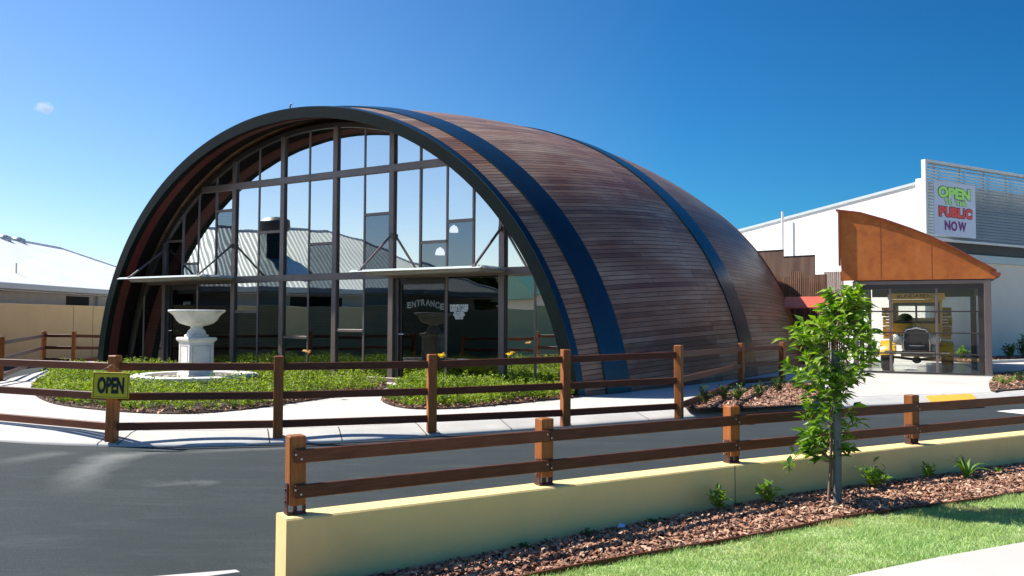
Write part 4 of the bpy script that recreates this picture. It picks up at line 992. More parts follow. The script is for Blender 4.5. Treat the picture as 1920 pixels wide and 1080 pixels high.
for i in range(140):
    z = random.uniform(.46, 1.98) if i > 60 else random.uniform(1.15, 2.0); r = np.interp(z, [e[0] for e in env], [e[1] for e in env]) * random.uniform(.45, 1.08); a = random.random() * 6.28
    zb_ = max(.38, z - random.uniform(.12, .35)); p0 = tpos(min(zb_, 1.85)); p2 = tpos(min(z, 1.9)) + np.array([(-.06 if z < 1.72 else .05) + math.cos(a) * r, math.sin(a) * r, max(0, z - 1.9)]); p1 = (p0 + p2) / 2 + np.array([0, 0, -.02])
    tm.tube([p0, p1, p2], [.004, .003, .002], 5)
    for k in range(14):
        f = 1 - random.random() ** 1.6 * .6; p = (1 - f) ** 2 * p0 + 2 * f * (1 - f) * p1 + f * f * p2; aa = random.random() * 6.28
        out = np.array([math.cos(a), math.sin(a), .2]); dv = out * .7 + np.array([math.cos(aa), math.sin(aa), random.uniform(-.5, 1.0)]); C.append(p); DD.append(dv); LL.append(random.uniform(.06, .165))
# the drooping twig at lower left
p0 = tpos(.42); tw = [p0, tb + [-.18, 0, .52], tb + [-.34, -.02, .40], tb + [-.36, -.02, .30]]
tm.tube(tw, [.006, .005, .003, .002], 5)
for k in range(11): C.append(np.array(tw[3]) * random.uniform(.5, 1) + np.array(tw[2]) * 0 if 0 else np.array(tw[2]) + np.array([random.uniform(-.03, .05), 0, random.uniform(-.08, .1)])); DD.append((random.uniform(-1, .5), random.uniform(-.4, .4), random.uniform(-.9, 1.2))); LL.append(random.uniform(.08, .14))
C = np.array(C); LL = np.array(LL); V, F = leaves(C, np.array(DD, float), LL, LL * rng.uniform(.30, .44, len(LL)), .22, .18)
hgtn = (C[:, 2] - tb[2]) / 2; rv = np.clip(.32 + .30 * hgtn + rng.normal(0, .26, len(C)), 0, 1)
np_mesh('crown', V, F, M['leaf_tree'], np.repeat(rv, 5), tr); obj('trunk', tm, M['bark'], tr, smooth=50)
sp = on_bed(1571, 949); mb = MB(); mb.box(sp + [0, 0, .69], (.068, .04, 1.44), ((math.cos(.3), math.sin(.3), 0), (-math.sin(.3), math.cos(.3), 0), (0, 0, 1)), .004)
stk = thing('tree_stake', 'grey timber stake standing in the mulch beside the young tree', 'stake', sp); obj('stake', mb, M['stake'], stk)
mb = MB(); zz = .95; tp_ = tpos(zz); mb.tube([sp + [0, -.03, zz], tp_ + [-.03, -.03, .01], tp_ + [-.035, .03, 0], sp + [0, .03, zz]], .007, 6); obj('tie', mb, M['black'], stk)

# ------------------------------------------------------------------ glass showroom with its rust coloured roof
SY = -.449; d2 = np.array([math.cos(SY), math.sin(SY), 0]); a2 = np.array([-math.sin(SY), math.cos(SY), 0])
SR = G(1862, 706); SW = 3.15; SL = 6.4; S0 = SR - d2 * SW
def Sp(u, s, z): return S0 + d2 * u + a2 * s + np.array([0, 0, z])
ZU = (0, 0, 1)
sh = thing('glass_showroom', 'small glass showroom with a curved rust orange fascia beside the barrel building', 'building', Sp(SW / 2, 0, 0))
def sbox(name, u, s, z, su, ss_, sz, m, par=sh, bev=.006, label=None): 
    mb = MB(); mb.box(Sp(u, s, z), (su, ss_, sz), (d2, a2, ZU), bev); return obj(name, mb, M[m], par, label=label)
def zat(px, py): return PL(px, py, S0, a2)[2]
ZH = 2.36
sbox('floor', SW / 2, SL / 2, .008, SW + .2, SL + .2, .016, 'showfloor')
for u in (.07, SW - .085): sbox('column', u, .0, ZH / 2, .15 if u > 1 else .13, .14, ZH, 'bronze')
sbox('column', SW - .23, .03, ZH / 2 - .05, .12, .08, ZH - .1, 'bronze_dk'); sbox('column', .19, .03, ZH / 2 - .05, .08, .08, ZH - .1, 'bronze_dk')
sbox('lintel', SW / 2, 0, ZH - .05, SW - .24, .13, .09, 'bronze'); sbox('lintel', SW / 2, .03, ZH - .16, SW - .5, .10, .13, 'bronze_dk')
sbox('rear_column', .06, SL, ZH / 2, .12, .12, ZH, 'bronze_dk'); sbox('rear_column', SW - .1, SL, ZH / 2, .16, .12, ZH, 'bronze_dk')
sbox('rear_beam', SW / 2, SL, ZH - .13, SW - .3, .12, .26, 'bronze_dk')
for u in (.04, SW - .04):
    sbox('side_beam', u, SL / 2, ZH - .13, .08, SL - .15, .24, 'bronze_dk'); sbox('side_column', u, SL / 2, ZH / 2 - .12, .08, .09, ZH - .26, 'bronze_dk')
sbox('ceiling', SW / 2, SL / 2 + .05, ZH + .01, SW - .05, SL - .15, .03, 'bronze_dk')
# sectional glass door
dr = sbox('door_sill', SW / 2, .0, .035, SW - .36, .09, .05, 'bronze_dk')
for px in (1670, 1757): 
    u = float(np.dot(PL(px, 620, S0, a2) - S0, d2)); sbox('door_stile', u, .0, 1.1, .065, .05, 2.12, 'bronze')
for py in (584, 624, 663):
    z = PL(1715, py, S0, a2)[2]; sbox('door_rail', SW / 2, -.004, z, SW - .5, .05, .035, 'bronze_dk')
mb = MB(); mb.add([Sp(.2, .01, .05), Sp(SW - .28, .01, .05), Sp(SW - .28, .01, ZH - .2), Sp(.2, .01, ZH - .2)], [(0, 1, 2, 3)]); obj('front_glass', mb, M['glass_show'], sh, fix=False)
for u in (.03, SW - .03):
    mb = MB(); mb.add([Sp(u, .08, .02), Sp(u, SL - .08, .02), Sp(u, SL - .08, ZH - .25), Sp(u, .08, ZH - .25)], [(0, 1, 2, 3)]); obj('side_glass', mb, M['glass_show'], sh, fix=False)
mb = MB(); mb.add([Sp(.1, SL, .02), Sp(SW - .1, SL, .02), Sp(SW - .1, SL, ZH - .25), Sp(.1, SL, ZH - .25)], [(0, 1, 2, 3)]); obj('rear_glass', mb, M['glass_show'], sh, fix=False)
# fascia with curved top
tops = [(1572, 395.5), (1613, 401), (1660, 414), (1711, 431.6), (1749, 447), (1788, 466), (1827, 487), (1868, 509)]
ts_ = []
for px, py in tops:
    P = PL(px, py, S0 - a2 * .05, a2); ts_.append((float(np.dot(P - S0, d2)), P[2]))
zb0 = ZH + .015
polyF = [(ts_[0][0] + .06, zb0)] + [(ts_[0][0] + .02, ts_[0][1])] + ts_[1:] + [(ts_[-1][0] - .02, zb0)]
mb = MB(); mb.prism([Sp(u, -.08, z) for u, z in polyF], a2 * .06); fa = obj('fascia_panel', mb, M['corten'], sh)
mb = MB()
for px in (1652, 1747):
    u = float(np.dot(PL(px, 500, S0, a2) - S0, d2)); zt = np.interp(u, [q[0] for q in ts_], [q[1] for q in ts_]) - .05; mb.box(Sp(u, -.0815, (zb0 + zt) / 2), (.008, .004, zt - zb0 - .02), (d2, a2, ZU))
obj('panel_joint', mb, M['redtrim'], fa)
mb = MB()
for i in range(len(ts_) - 1):
    (u0, z0), (u1, z1) = ts_[i], ts_[i + 1]; mb.add([Sp(u0 - (.06 if i == 0 else 0), s, z0 + h) for s in (-.13, SL + .2) for h in (0, .045)] + [Sp(u1, s, z1 + h) for s in (-.13, SL + .2) for h in (0, .045)], [(0, 1, 5, 4), (2, 6, 7, 3), (0, 4, 6, 2), (1, 3, 7, 5)] + ([(0, 2, 3, 1)] if i == 0 else []) + ([(4, 5, 7, 6)] if i == len(ts_) - 2 else []))
obj('roof', mb, M['redtrim'], sh)
u1, z1 = ts_[-1]; mb = MB(); mb.prism([Sp(u1 - .14, -.14, z1 + .02), Sp(u1 + .10, -.14, z1 - .04), Sp(u1 + .07, -.14, z1 - .13), Sp(u1 - .02, -.14, z1 - .13)], a2 * (SL + .3)); obj('gutter', mb, M['redtrim'], sh)
u0, z0 = ts_[0]; mb = MB(); mb.box(Sp(u0 + .018, -.09, (z0 + zb0 + .42) / 2 - .02), (.05, .12, z0 - zb0 - .4), (d2, a2, ZU), .005); obj('edge_trim', mb, M['redtrim'], sh)
mb = MB(); mb.prism([Sp(.05, -.02, zb0), Sp(.05, -.02, z0 - .05), Sp(.05, SL, z0 - .05), Sp(.05, SL, zb0)], d2 * .04); obj('side_panel', mb, M['bronze_dk'], sh)
mb = MB(); mb.prism([Sp(u, SL + .02, z) for u, z in polyF], a2 * .06); obj('rear_panel', mb, M['corten'], sh)
# floor plates
for (px, py, r) in ((1708, 693, .17), (1730, 686, .17)):
    p = G(px, py, .017); mb = MB(); mb.lathe(p, [(r, 0), (r, .008), (r - .02, .012)], 28); mb.lathe(p, [(r * .5, .012), (r * .5, .016)], 20)
    tag(obj('floor_plate', mb, M['chrome']), 'round metal plate on the showroom floor, %s one under the truck' % ('nearer' if py > 690 else 'farther'), 'floor plate', 'round floor plates under the truck')

# ------------------------------------------------------------------ vintage delivery truck in the showroom (local frame: x right in view, y back, z up)
tc_ = G(1719, 698, .016); tc_ = tc_ + a2 * .20
tk = thing('vintage_truck', 'mustard yellow vintage delivery truck with crate sides and chrome headlamps inside the glass showroom', 'truck', tc_, rz=SY)
def tbx(name, c, sz, m, par=tk, bev=.01, smooth=False):
    mb = MB(); mb.box(c, sz, None, bev); return obj(name, mb, M[m], par, local=True, smooth=smooth)
def tob(name, mb, m, par=tk, smooth=False): return obj(name, mb, M[m], par, local=True, smooth=smooth)
XA = ((0, 1, 0), (0, 0, 1), (1, 0, 0)); YA = ((1, 0, 0), (0, 0, 1), (0, -1, 0))
for x in (-.75, .75):
    for y in (.45, 3.4):
        w_ = MB(); w_.lathe((x - .12, y, .36), [(.30, 0), (.36, .03), (.365, .11), (.36, .20), (.30, .23)], 28, XA); wh = tob('wheel', w_, 'tyre', smooth=40)
        hub = MB(); hub.lathe((x - .10, y, .36), [(.20, 0), (.22, .02), (.22, .18), (.20, .20)], 20, XA); hb = obj('rim', hub, M['truckyel'], None, local=True, smooth=40)
        hb.parent = wh; hb.location = Vector(hb.location) - Vector(wh.location)
for x in (-1, 1):                                           # curved front fenders
    mb = MB(); pts = [(math.cos(t) * .47, math.sin(t) * .44) for t in np.linspace(.15, math.pi * .98, 12)]
    V = []
    for (yy, zz_) in pts: V += [(x * .50, .45 - yy * -1 * -1, .38 + zz_), (x * .86, .45 - yy, .36 + zz_), (x * .88, .45 - yy, .32 + zz_)]
    mb.add(V, [(i * 3 + j, i * 3 + j + 1, i * 3 + j + 4, i * 3 + j + 3) for i in range(11) for j in range(2)]); tob('fender', mb, 'truckyel', smooth=True)
tbx('chassis', (0, 1.9, .45), (.75, 3.9, .12), 'truckdk'); tbx('bumper', (0, -.16, .50), (1.52, .05, .08), 'chrome', bev=.02)
mb = MB(); mb.tube([(-.55, .42, .36), (0, .40, .30), (.55, .42, .36)], .035, 8); mb.lathe((0, .42, .20), [(.03, 0), (.10, .04), (.12, .12), (.03, .2)], 12); tob('axle', mb, 'truckdk')
# bonnet + radiator
hood = MB(); prof_ = [(-.30, .55), (-.32, .80), (-.30, 1.0), (-.22, 1.10), (0, 1.14), (.22, 1.10), (.30, 1.0), (.32, .80), (.30, .55)]
hood.add([(x, .10, z) for x, z in prof_] + [(x * 1.25, 1.05, z * 1.03) for x, z in prof_], [tuple(range(9)), tuple(range(17, 8, -1))] + [(i, (i + 1) % 9, 9 + (i + 1) % 9, 9 + i) for i in range(9)]); tob('bonnet', hood, 'truckyel', smooth=30)
mb = MB(); pr = [(x * .98, z) for x, z in prof_]; mb.add([(x, .02, z) for x, z in pr] + [(x, .11, z) for x, z in pr], [tuple(range(9)), tuple(range(17, 8, -1))] + [(i, (i + 1) % 9, 9 + (i + 1) % 9, 9 + i) for i in range(9)]); rad = tob('radiator', mb, 'truckdk')
mb = MB(); mb.tube([(x * 1.0, .01, z) for x, z in prof_], .022, 8); mb.lathe((0, .02, 1.14), [(.03, 0), (.035, .03), (.01, .07)], 10); mb.tube([(-.10, .02, 1.15), (0, .02, 1.18), (.10, .02, 1.15)], .012, 6); s_ = tob('radiator_surround', mb, 'chrome', rad); s_.location = Vector(s_.location) - Vector(rad.location)
for x in (-1, 1):
    mb = MB(); mb.lathe((x * .43, .02, .84), [(.03, .20), (.11, .12), (.145, .02), (.15, -.02), (.135, -.035)], 24, ((1, 0, 0), (0, 0, -1), (0, 1, 0))); hl = tob('headlight', mb, 'chrome', smooth=40)
    mb = MB(); mb.lathe((x * .43, -.017, .84), [(.13, 0), (.09, -.02), (.01, -.03)], 20, ((1, 0, 0), (0, 0, -1), (0, 1, 0))); le = tob('lens', mb, 'lens', hl, smooth=True); le.location = Vector(le.location) - Vector(hl.location)
    tbx('grille_post', (x * .31, -.03, .66), (.02, .02, .34), 'chrome', bev=.004)
mb = MB(); mb.tube([(-.6, .06, .70), (0, .02, .68), (.6, .06, .70)], .014, 6); tob('lamp_bar', mb, 'chrome')
# cab
for x in (-1, 1): tbx('cab_side', (x * .60, 1.45, 1.02), (.06, .95, .72), 'truckyel'); tbx('cab_pillar', (x * .60, 1.02, 1.55), (.07, .07, .62), 'truckyel')
tbx('cowl', (0, 1.04, 1.03), (1.2, .08, .46), 'truckyel'); tbx('cab_roof', (0, 1.5, 1.86), (1.30, 1.15, .08), 'truckyel', bev=.03)
mb = MB()
for zz_, hh in ((1.30, .06), (1.78, .10)): mb.box((0, 1.01, zz_), (1.14, .05, hh), None, .008)
for x in (-.55, 0, .55): mb.box((x, 1.01, 1.54), (.05 if x == 0 else .10, .048, .44), None, .008)
tob('windscreen_frame', mb, 'truckdk')
mb = MB(); mb.add([(-.5, 1.01, 1.33), (.5, 1.01, 1.33), (.5, 1.01, 1.73), (-.5, 1.01, 1.73)], [(0, 1, 2, 3)]); tob('windscreen', mb, 'glass_show')
mb = MB()
for zz_, hh in ((1.06, .70), (1.82, .08)): mb.box((0, 1.95, zz_), (1.14, .04, hh), None, .005)
for x in (-.52, .52): mb.box((x, 1.95, 1.6), (.12, .04, .40), None, .005)
tob('cab_rear', mb, 'truckyel')
tbx('seat', (0, 1.6, 1.12), (1.0, .4, .28), 'truckdk'); mb = MB(); mb.lathe((-.28, 1.3, 1.34), [(.19, 0), (.21, .012), (.19, .024), (.17, .012)], 24, ((1, 0, 0), (0, .4, .9), (0, -.9, .4))); tob('steering_wheel', mb, 'truckdk')
# header sign
sb_ = tbx('header_board', (0, .92, 1.99), (1.40, .04, .17), 'truckyel')
V, F = text_mesh('BUNDABERG', .13, .002, .002); V -= [(V[:, 0].min() + V[:, 0].max()) / 2, (V[:, 1].min() + V[:, 1].max()) / 2, 0]; V[:, 0] *= .92 / (V[:, 0].max() - V[:, 0].min())
mb = MB(); V2 = V.copy(); V2[:, 1] += .025 * np.cos(V[:, 0] * 3.2) - .012; put_text(mb, V2, F, (0, .897, 1.99), (1, 0, 0), (0, 0, 1), (0, -1, 0)); le = tob('lettering', mb, 'black', sb_); le.location = Vector(le.location) - Vector(sb_.location)
# tray with crates
tbx('tray', (0, 3.05, .86), (1.74, 2.2, .10), 'truckyel')
CR = []
for sx in (-1, 1):
    for yy in (2.2, 3.0, 3.8):
        for kz in range(3):
            cz = .92 + kz * .27; jx = random.uniform(-.02, .02)
            nm2 = 'bottle_crate'
            mb = MB(); cx1 = sx * .70 + jx
            for zq in (.04, .125, .21): 
                for s in (-1, 1): mb.box((cx1, yy + s * .33, cz + zq), (.36, .016, .06), None, .003); mb.box((cx1 + s * .18, yy, cz + zq), (.016, .66, .06), None, .003)
            mb.box((cx1, yy, cz + .01), (.34, .64, .02))
            for s in (-1, 1):
                for q in (-1, 1): mb.box((cx1 + s * .165, yy + q * .31, cz + .12), (.02, .02, .23))
            row_ = ['front', 'middle', 'back'][[2.2, 3.0, 3.8].index(yy)]; lvl = ['bottom', 'middle', 'top'][kz]; side = 'left' if sx < 0 else 'right'
            o = obj(nm2, mb, M['crate'], None, local=True)
            W_ = np.array(o.location); cs, sn = math.cos(SY), math.sin(SY); o.location = tc_ + np.array([W_[0] * cs - W_[1] * sn, W_[0] * sn + W_[1] * cs, W_[2]]); o.rotation_euler = (0, 0, SY)
            tag(o, 'yellow bottle crate, %s of the %s stack on the truck tray\'s %s side' % (lvl, row_, side), 'crate', 'bottle crates stacked on the truck tray')

# ------------------------------------------------------------------ big hall behind: white side wall, louvred street front
ed = np.array([.86, .51, 0]); ed /= np.linalg.norm(ed); en = np.array([-ed[1], ed[0], 0])   # en points away from the street
HC = np.array([14.3, 29.7, 0])
def Hp(t, s, z): return HC + ed * t + en * s + np.array([0, 0, z])
hb_ = thing('hall_building', 'large white hall with a sloping roofline and a louvred screen over its street front', 'building', Hp(6, 5, 0))
def hz(px, py, o=HC, n=ed): return PL(px, py, o, n)
pA = hz(1716, 347); sA = float(np.dot(pA - HC, en)); pB = hz(1388, 434); sB = float(np.dot(pB - HC, en)); slope = (pB[2] - pA[2]) / (sB - sA)
sE = 15.0
mb = MB(); mb.prism([Hp(0, 0, -.1), Hp(0, 0, pA[2] - slope * sA), Hp(0, sE, pA[2] + slope * (sE - sA)), Hp(0, sE, -.1)], ed * .25); obj('side_wall', mb, M['wallwhite'], hb_)
mb = MB()
for sj in np.arange(1.2, sE, 1.2): mb.box(Hp(-.002, sj, 2.4), (.006, .012, 4.8 + 0 * sj), (ed, en, ZU))
obj('panel_joints', mb, M['fascia'], hb_)['kind'] = 'stuff'
mb = MB(); zz0 = pA[2] - slope * sA; mb.prism([Hp(-.06, -.05, zz0), Hp(-.06, -.05, zz0 + .10), Hp(-.06, sE, zz0 + slope * sE + .10), Hp(-.06, sE, zz0 + slope * sE)], ed * 18); obj('roof', mb, M['fascia'], hb_)
mb = MB(); mb.box(Hp(-.02, -.05, 3.15), (.28, .30, 6.3), (ed, en, ZU), .01); obj('corner_column', mb, M['wallwhite'], hb_)
mb = MB(); mb.box(Hp(9, .1, 1.7), (18, .25, 3.6), (ed, en, ZU)); obj('street_wall', mb, M['wallgrey'], hb_)
mb = MB(); mb.box(Hp(9, .0, 3.62), (18, .34, .28), (ed, en, ZU), .01); obj('cladding_band', mb, M['louv'], hb_)
mb = MB(); mb.box(Hp(9, .12, 4.6), (18, .2, 1.7), (ed, en, ZU), .01); obj('upper_wall', mb, M['dkband'], hb_)
# louvre screen
LC = HC - en * .75
TL = PL(1731, 301, LC, en); 
zt_ = TL[2]; u0 = float(np.dot(TL - LC, ed)); zbot = 4.10
lo = MB(); nsl = 25
for i in range(nsl):
    z = zbot + .06 + i * (zt_ - zbot - .12) / (nsl - 1); f = i / (nsl - 1)
    c = LC + ed * (u0 + 6.5) + np.array([0, 0, z]); an = R_(60 - 17 * max(0, f - .35) / .65)
    nrm = -en * math.sin(an) * 1 + np.array([0, 0, 1]) * math.cos(an); up_ = -en * -math.cos(an) + np.array([0, 0, 1]) * math.sin(an)
    lo.box(c, (12.9, .115, .006), (ed, up_, np.cross(ed, up_)))
obj('louvre_screen', lo, M['louv'], hb_)
mb = MB(); mb.box(LC + ed * (u0 + .05) + [0, 0, (zt_ + zbot) / 2], (.10, .16, zt_ - zbot + .08), (ed, en, ZU), .005); mb.box(LC + ed * (u0 + 6.5) + [0, 0, zt_], (12.9, .17, .09), (ed, en, ZU), .005); mb.box(LC + ed * (u0 + 6.5) + [0, 0, zbot], (12.9, .15, .07), (ed, en, ZU), .005); obj('screen_frame', mb, M['louvframe'], hb_)
for k in range(9):
    mb = MB(); mb.box(LC + ed * (u0 + .75 + k * 1.45) + en * .12 + [0, 0, (zt_ + zbot) / 2], (.04, .05, zt_ - zbot - .1), (ed, en, ZU)); obj('screen_post', mb, M['dkband'], hb_)
for zz_ in (6.1, 4.7):
    mb = MB(); mb.tube([Hp(0, -.1, zz_), LC + ed * (u0 + .1) + [0, 0, zz_]], .02, 6); obj('screen_bracket', mb, M['louvframe'], hb_)
# sign board on the louvres
SBo = LC - en * .16
qs = [PL(x, y, SBo, en) for x, y in ((1749, 337.5), (1828, 348.5), (1829, 448), (1752.5, 440))]
cs_ = sum(qs) / 4; wS = float(np.dot((qs[1] + qs[2] - qs[0] - qs[3]) / 2, ed)); hS = float((qs[0][2] + qs[1][2] - qs[2][2] - qs[3][2]) / 2)
sg = thing('public_sign', 'pale blue painted signboard reading OPEN TO THE PUBLIC NOW on the louvre screen', 'sign', cs_ - [0, 0, hS / 2])
mb = MB(); mb.box(cs_, (wS, .03, hS), (ed, en, ZU), .004); obj('board', mb, M['signboard'], sg)
def blob(body, cy_, width, hgt, m, heavy, wob, dx=0.0, ol=.026):
    for layer, (mm, off, dz) in enumerate(((('navy', heavy + ol, .004), (m, heavy, .010)) if ol else ((m, heavy, .006),))):
        mb = MB(); n = len(body); 
        W0 = []
        for chh in body:
            if chh == ' ': W0.append(.45); continue
            V, F = text_mesh(chh, 1.0, 0, 0.001); W0.append(V[:, 0].max() - V[:, 0].min() + .14)
        tot = sum(W0); x = -.5
        for i, chh in enumerate(body):
            w_ = W0[i] / tot
            if chh != ' ':
                k_ = hgt / .72; V, F = text_mesh(chh, k_, off, .002); Vn, _ = text_mesh(chh, k_, 0, .001)
                cxn = (Vn[:, 0].min() + Vn[:, 0].max()) / 2; wn_ = Vn[:, 0].max() - Vn[:, 0].min(); cyn = (Vn[:, 1].min() + Vn[:, 1].max()) / 2
                V = V - [cxn, cyn, 0]; kx = (w_ * width * .80) / max(wn_, .02); V[:, 0] *= kx if wn_ > .25 * hgt else 1.0
                put_text(mb, V, F, cs_ - en * (.017 + dz), ed, ZU, -en, 1, wob * math.sin(i * 2.1 + 1), (x + w_ / 2) * width + dx, cy_ + wob * .12 * math.cos(i * 2.7) - dx * 0)
            x += w_
        o = obj('lettering', mb, M[mm], sg)
blob('OPEN', hS * .300, wS * .78, hS * .185, 'lime', .030, .06, -.02 * wS, ol=.020); blob('TO THE', hS * .125, wS * .52, hS * .085, 'lime', .010, .04, .0, .008)
blob('PUBLIC', -hS * .055, wS * .80, hS * .165, 'tred', .026, .05, .01 * wS, ol=.020); blob('NOW', -hS * .305, wS * .54, hS * .165, 'purple', .020, .05, .0, 0)
# flue pole on the side of the hall
P1 = PL(1467, 397, HC - ed * .3, ed); mb = MB(); mb.tube([P1 * [1, 1, 0] + [0, 0, 1.5], P1], .05, 8); tag(obj('vent_pipe', mb, M['wallwhite']), 'thin white vertical pipe rising against the white hall wall', 'pipe')

# stepped brown slat screen and red awning between barrel and showroom
scA = D(1405, 500, 27.5) * [1, 1, 0]; scB = D(1580, 500, 25.4) * [1, 1, 0]; sdn = (scB - scA) / np.linalg.norm(scB - scA); snn = np.array([-sdn[1], sdn[0], 0])
stp = thing('slat_screen', 'stepped brown timber slat screen between the barrel and the glass showroom', 'fence', (scA + scB) / 2)
def su(px, py): P = PL(px, py, scA, snn); return float(np.dot(P - scA, sdn)), float(P[2])
back = [((1405, 472), (1466, 473)), ((1466, 481.5), (1525, 482)), ((1525, 516), (1546, 516))]
for (x0, y0), (x1, y1) in back:
    a_, z = su(x0, y0); b2, _ = su(x1, y1); mb = MB(); mb.box(scA + sdn * (a_ + b2) / 2 + snn * .12 + [0, 0, z / 2], (b2 - a_ - .004, .03, z), (sdn, snn, ZU)); obj('board_panel', mb, M['board'], stp)
    mb = MB(); mb.box(scA + sdn * (a_ + b2) / 2 + snn * .12 + [0, 0, z + .012], (b2 - a_, .06, .02), (sdn, snn, ZU)); obj('capping', mb, M['dkband'], stp)
for (x0, y0), (x1, y1) in (((1405, 521), (1481, 521)), ((1481, 509), (1503, 509)), ((1503, 517), (1545, 517)), ((1545, 510), (1582, 510))):
    a_, z = su(x0, y0); b2, _ = su(x1, y1); mb = MB(); w_ = .055; nS = max(2, int((b2 - a_) / w_))
    for i in range(nS): mb.box(scA + sdn * (a_ + (i + .5) * (b2 - a_) / nS) + [0, 0, z / 2], ((b2 - a_) / nS * .62, .03, z), (sdn, snn, ZU))
    obj('slat_panel', mb, M['slat'], stp)
mb = MB(); ra = [D(1455, 578, 25.2), D(1564, 575.5, 24.2)]; zt2 = D(1495, 556, 25.5)[2]; zb2 = ra[1][2]
L_ = np.linalg.norm((ra[1] - ra[0])[:2]); rd = (ra[1] - ra[0]) * [1, 1, 0] / L_; rn = np.array([-rd[1], rd[0], 0]); o0 = ra[0] * [1, 1, 0]
V = [o0 + [0, 0, zb2], o0 + rd * L_ + [0, 0, zb2], o0 + rd * (L_ - .6) + rn * .9 + [0, 0, zt2], o0 + rn * .9 + [0, 0, zt2]]
mb.add(V + [v - [0, 0, .03] for v in V], [(0, 1, 2, 3), (7, 6, 5, 4), (0, 4, 5, 1), (1, 5, 6, 2), (2, 6, 7, 3), (3, 7, 4, 0)])
ra_ = thing('red_awning', 'low red sheet metal awning in front of the brown slat screen', 'awning', o0 + rd * L_ / 2); obj('roof_sheet', mb, M['redawn'], ra_)
for k in (.08, .55, .96):
    mb = MB(); mb.box(o0 + rd * L_ * k + rn * .12 + [0, 0, zb2 / 2 - .02], (.09, .09, zb2 - .03), (rd, rn, ZU), .005); obj('post', mb, M['railwood'], ra_)

# gardens and low fences behind / right of the showroom
gA = Hp(-1.0, -2.9, 0); mb = MB(); mb.box(Hp(8, -1.35, .0), (18, 2.2, .06), (ed, en, ZU)); tag(obj('garden_soil', mb, M['mulchbase']), kind='structure')
k = 5200; tt2 = rng.uniform(-.8, 11, k); s2 = rng.uniform(-2.4, -.2, k); XY = HC[:2] + ed[:2] * tt2[:, None] + en[:2] * s2[:, None]; chips('bark_mulch', XY[:, 0], XY[:, 1], np.full(k, .045) + rng.uniform(0, .02, k), .07, 'bark mulch bed at the foot of the grey hall wall')
mb = MB(); mb.box(Hp(8, -2.52, .03), (18, .14, .12), (ed, en, ZU), .01); tag(obj('garden_kerb', mb, M['kerb']), kind='structure')
for i, (px, py, h, lab) in enumerate(((1806, 670, .55, 'pale strappy garden plant seen through the right of the showroom glass'), (1893, 672, .55, 'dark leafy plant against the grey hall wall near the right edge'), (1918, 660, .8, 'dark leafy plant at the very right edge against the hall wall'), (1640, 676, .5, 'low leafy plant seen through the left of the showroom glass'))):
    d_ = {0: 28.8, 1: 29.3, 2: 29.6, 3: 28.9}[i]; P = D(px, py, d_) * [1, 1, 0] + [0, 0, .03]; leafy('wall_plant', P, h, .32, 16, 12, .16, lab, 'leaf_dark' if i in (1, 2) else 'leaf_fresh', 'plants along the hall wall')
bedD = [G(1845, 706, 0)[:2] + [.25, 0], G(1858, 734, 0)[:2], G(1925, 731, 0)[:2], G(2200, 722, 0)[:2], G(2100, 690, 0)[:2], G(1890, 700, 0)[:2]]
bedD = closed(bedD, 3)
n = len(bedD); mb = MB(); mb.add([(*p, .004) for p in bedD] + [(*p, .03) for p in bedD], [tuple(range(n, 2 * n))] + [(i, (i + 1) % n, n + (i + 1) % n, n + i) for i in range(n)]); tag(obj('garden_soil', mb, M['mulchbase']), kind='structure')
PX = np.array([p[0] for p in bedD]); PY = np.array([p[1] for p in bedD]); X = rng.uniform(PX.min(), PX.max(), 9000); Y = rng.uniform(PY.min(), PY.max(), 9000); k = poly_in(bedD, X, Y); chips('bark_mulch', X[k], Y[k], .035 + rng.uniform(0, .02, k.sum()), .06, 'bark mulch bed right of the showroom column')
leafy('garden_shrub', G(1880, 722, .03), .22, .3, 20, 12, .06, 'low spreading green shrub in the mulch right of the showroom', 'leaf_fresh'); leafy('garden_shrub', G(1915, 716, .03), .25, .35, 20, 12, .06, 'low green shrub at the right edge of the mulch beyond the showroom', 'leaf_dark')
# white paling fence behind the showroom
wf = thing('white_fence', 'white vertical paling fence behind the glass showroom', 'fence', Hp(-3, .8, 0))
pa_ = D(1600, 600, 33) * [1, 1, 0]; pb_ = D(1672, 600, 31) * [1, 1, 0]; fd = (pb_ - pa_) / np.linalg.norm(pb_ - pa_); Lf_ = np.linalg.norm(pb_ - pa_)
for k in range(int(Lf_ / .13)):
    mb = MB(); mb.box(pa_ + fd * k * .13 + [0, 0, .9], (.075, .02, 1.7), (fd, (-fd[1], fd[0], 0), ZU)); obj('paling', mb, M['wallwhite'], wf)
mb = MB()
for z in (.4, 1.5): mb.bar(pa_ + [0, 0, z], pb_ + [0, 0, z], .04, .06)
obj('rail', mb, M['fascia'], wf)

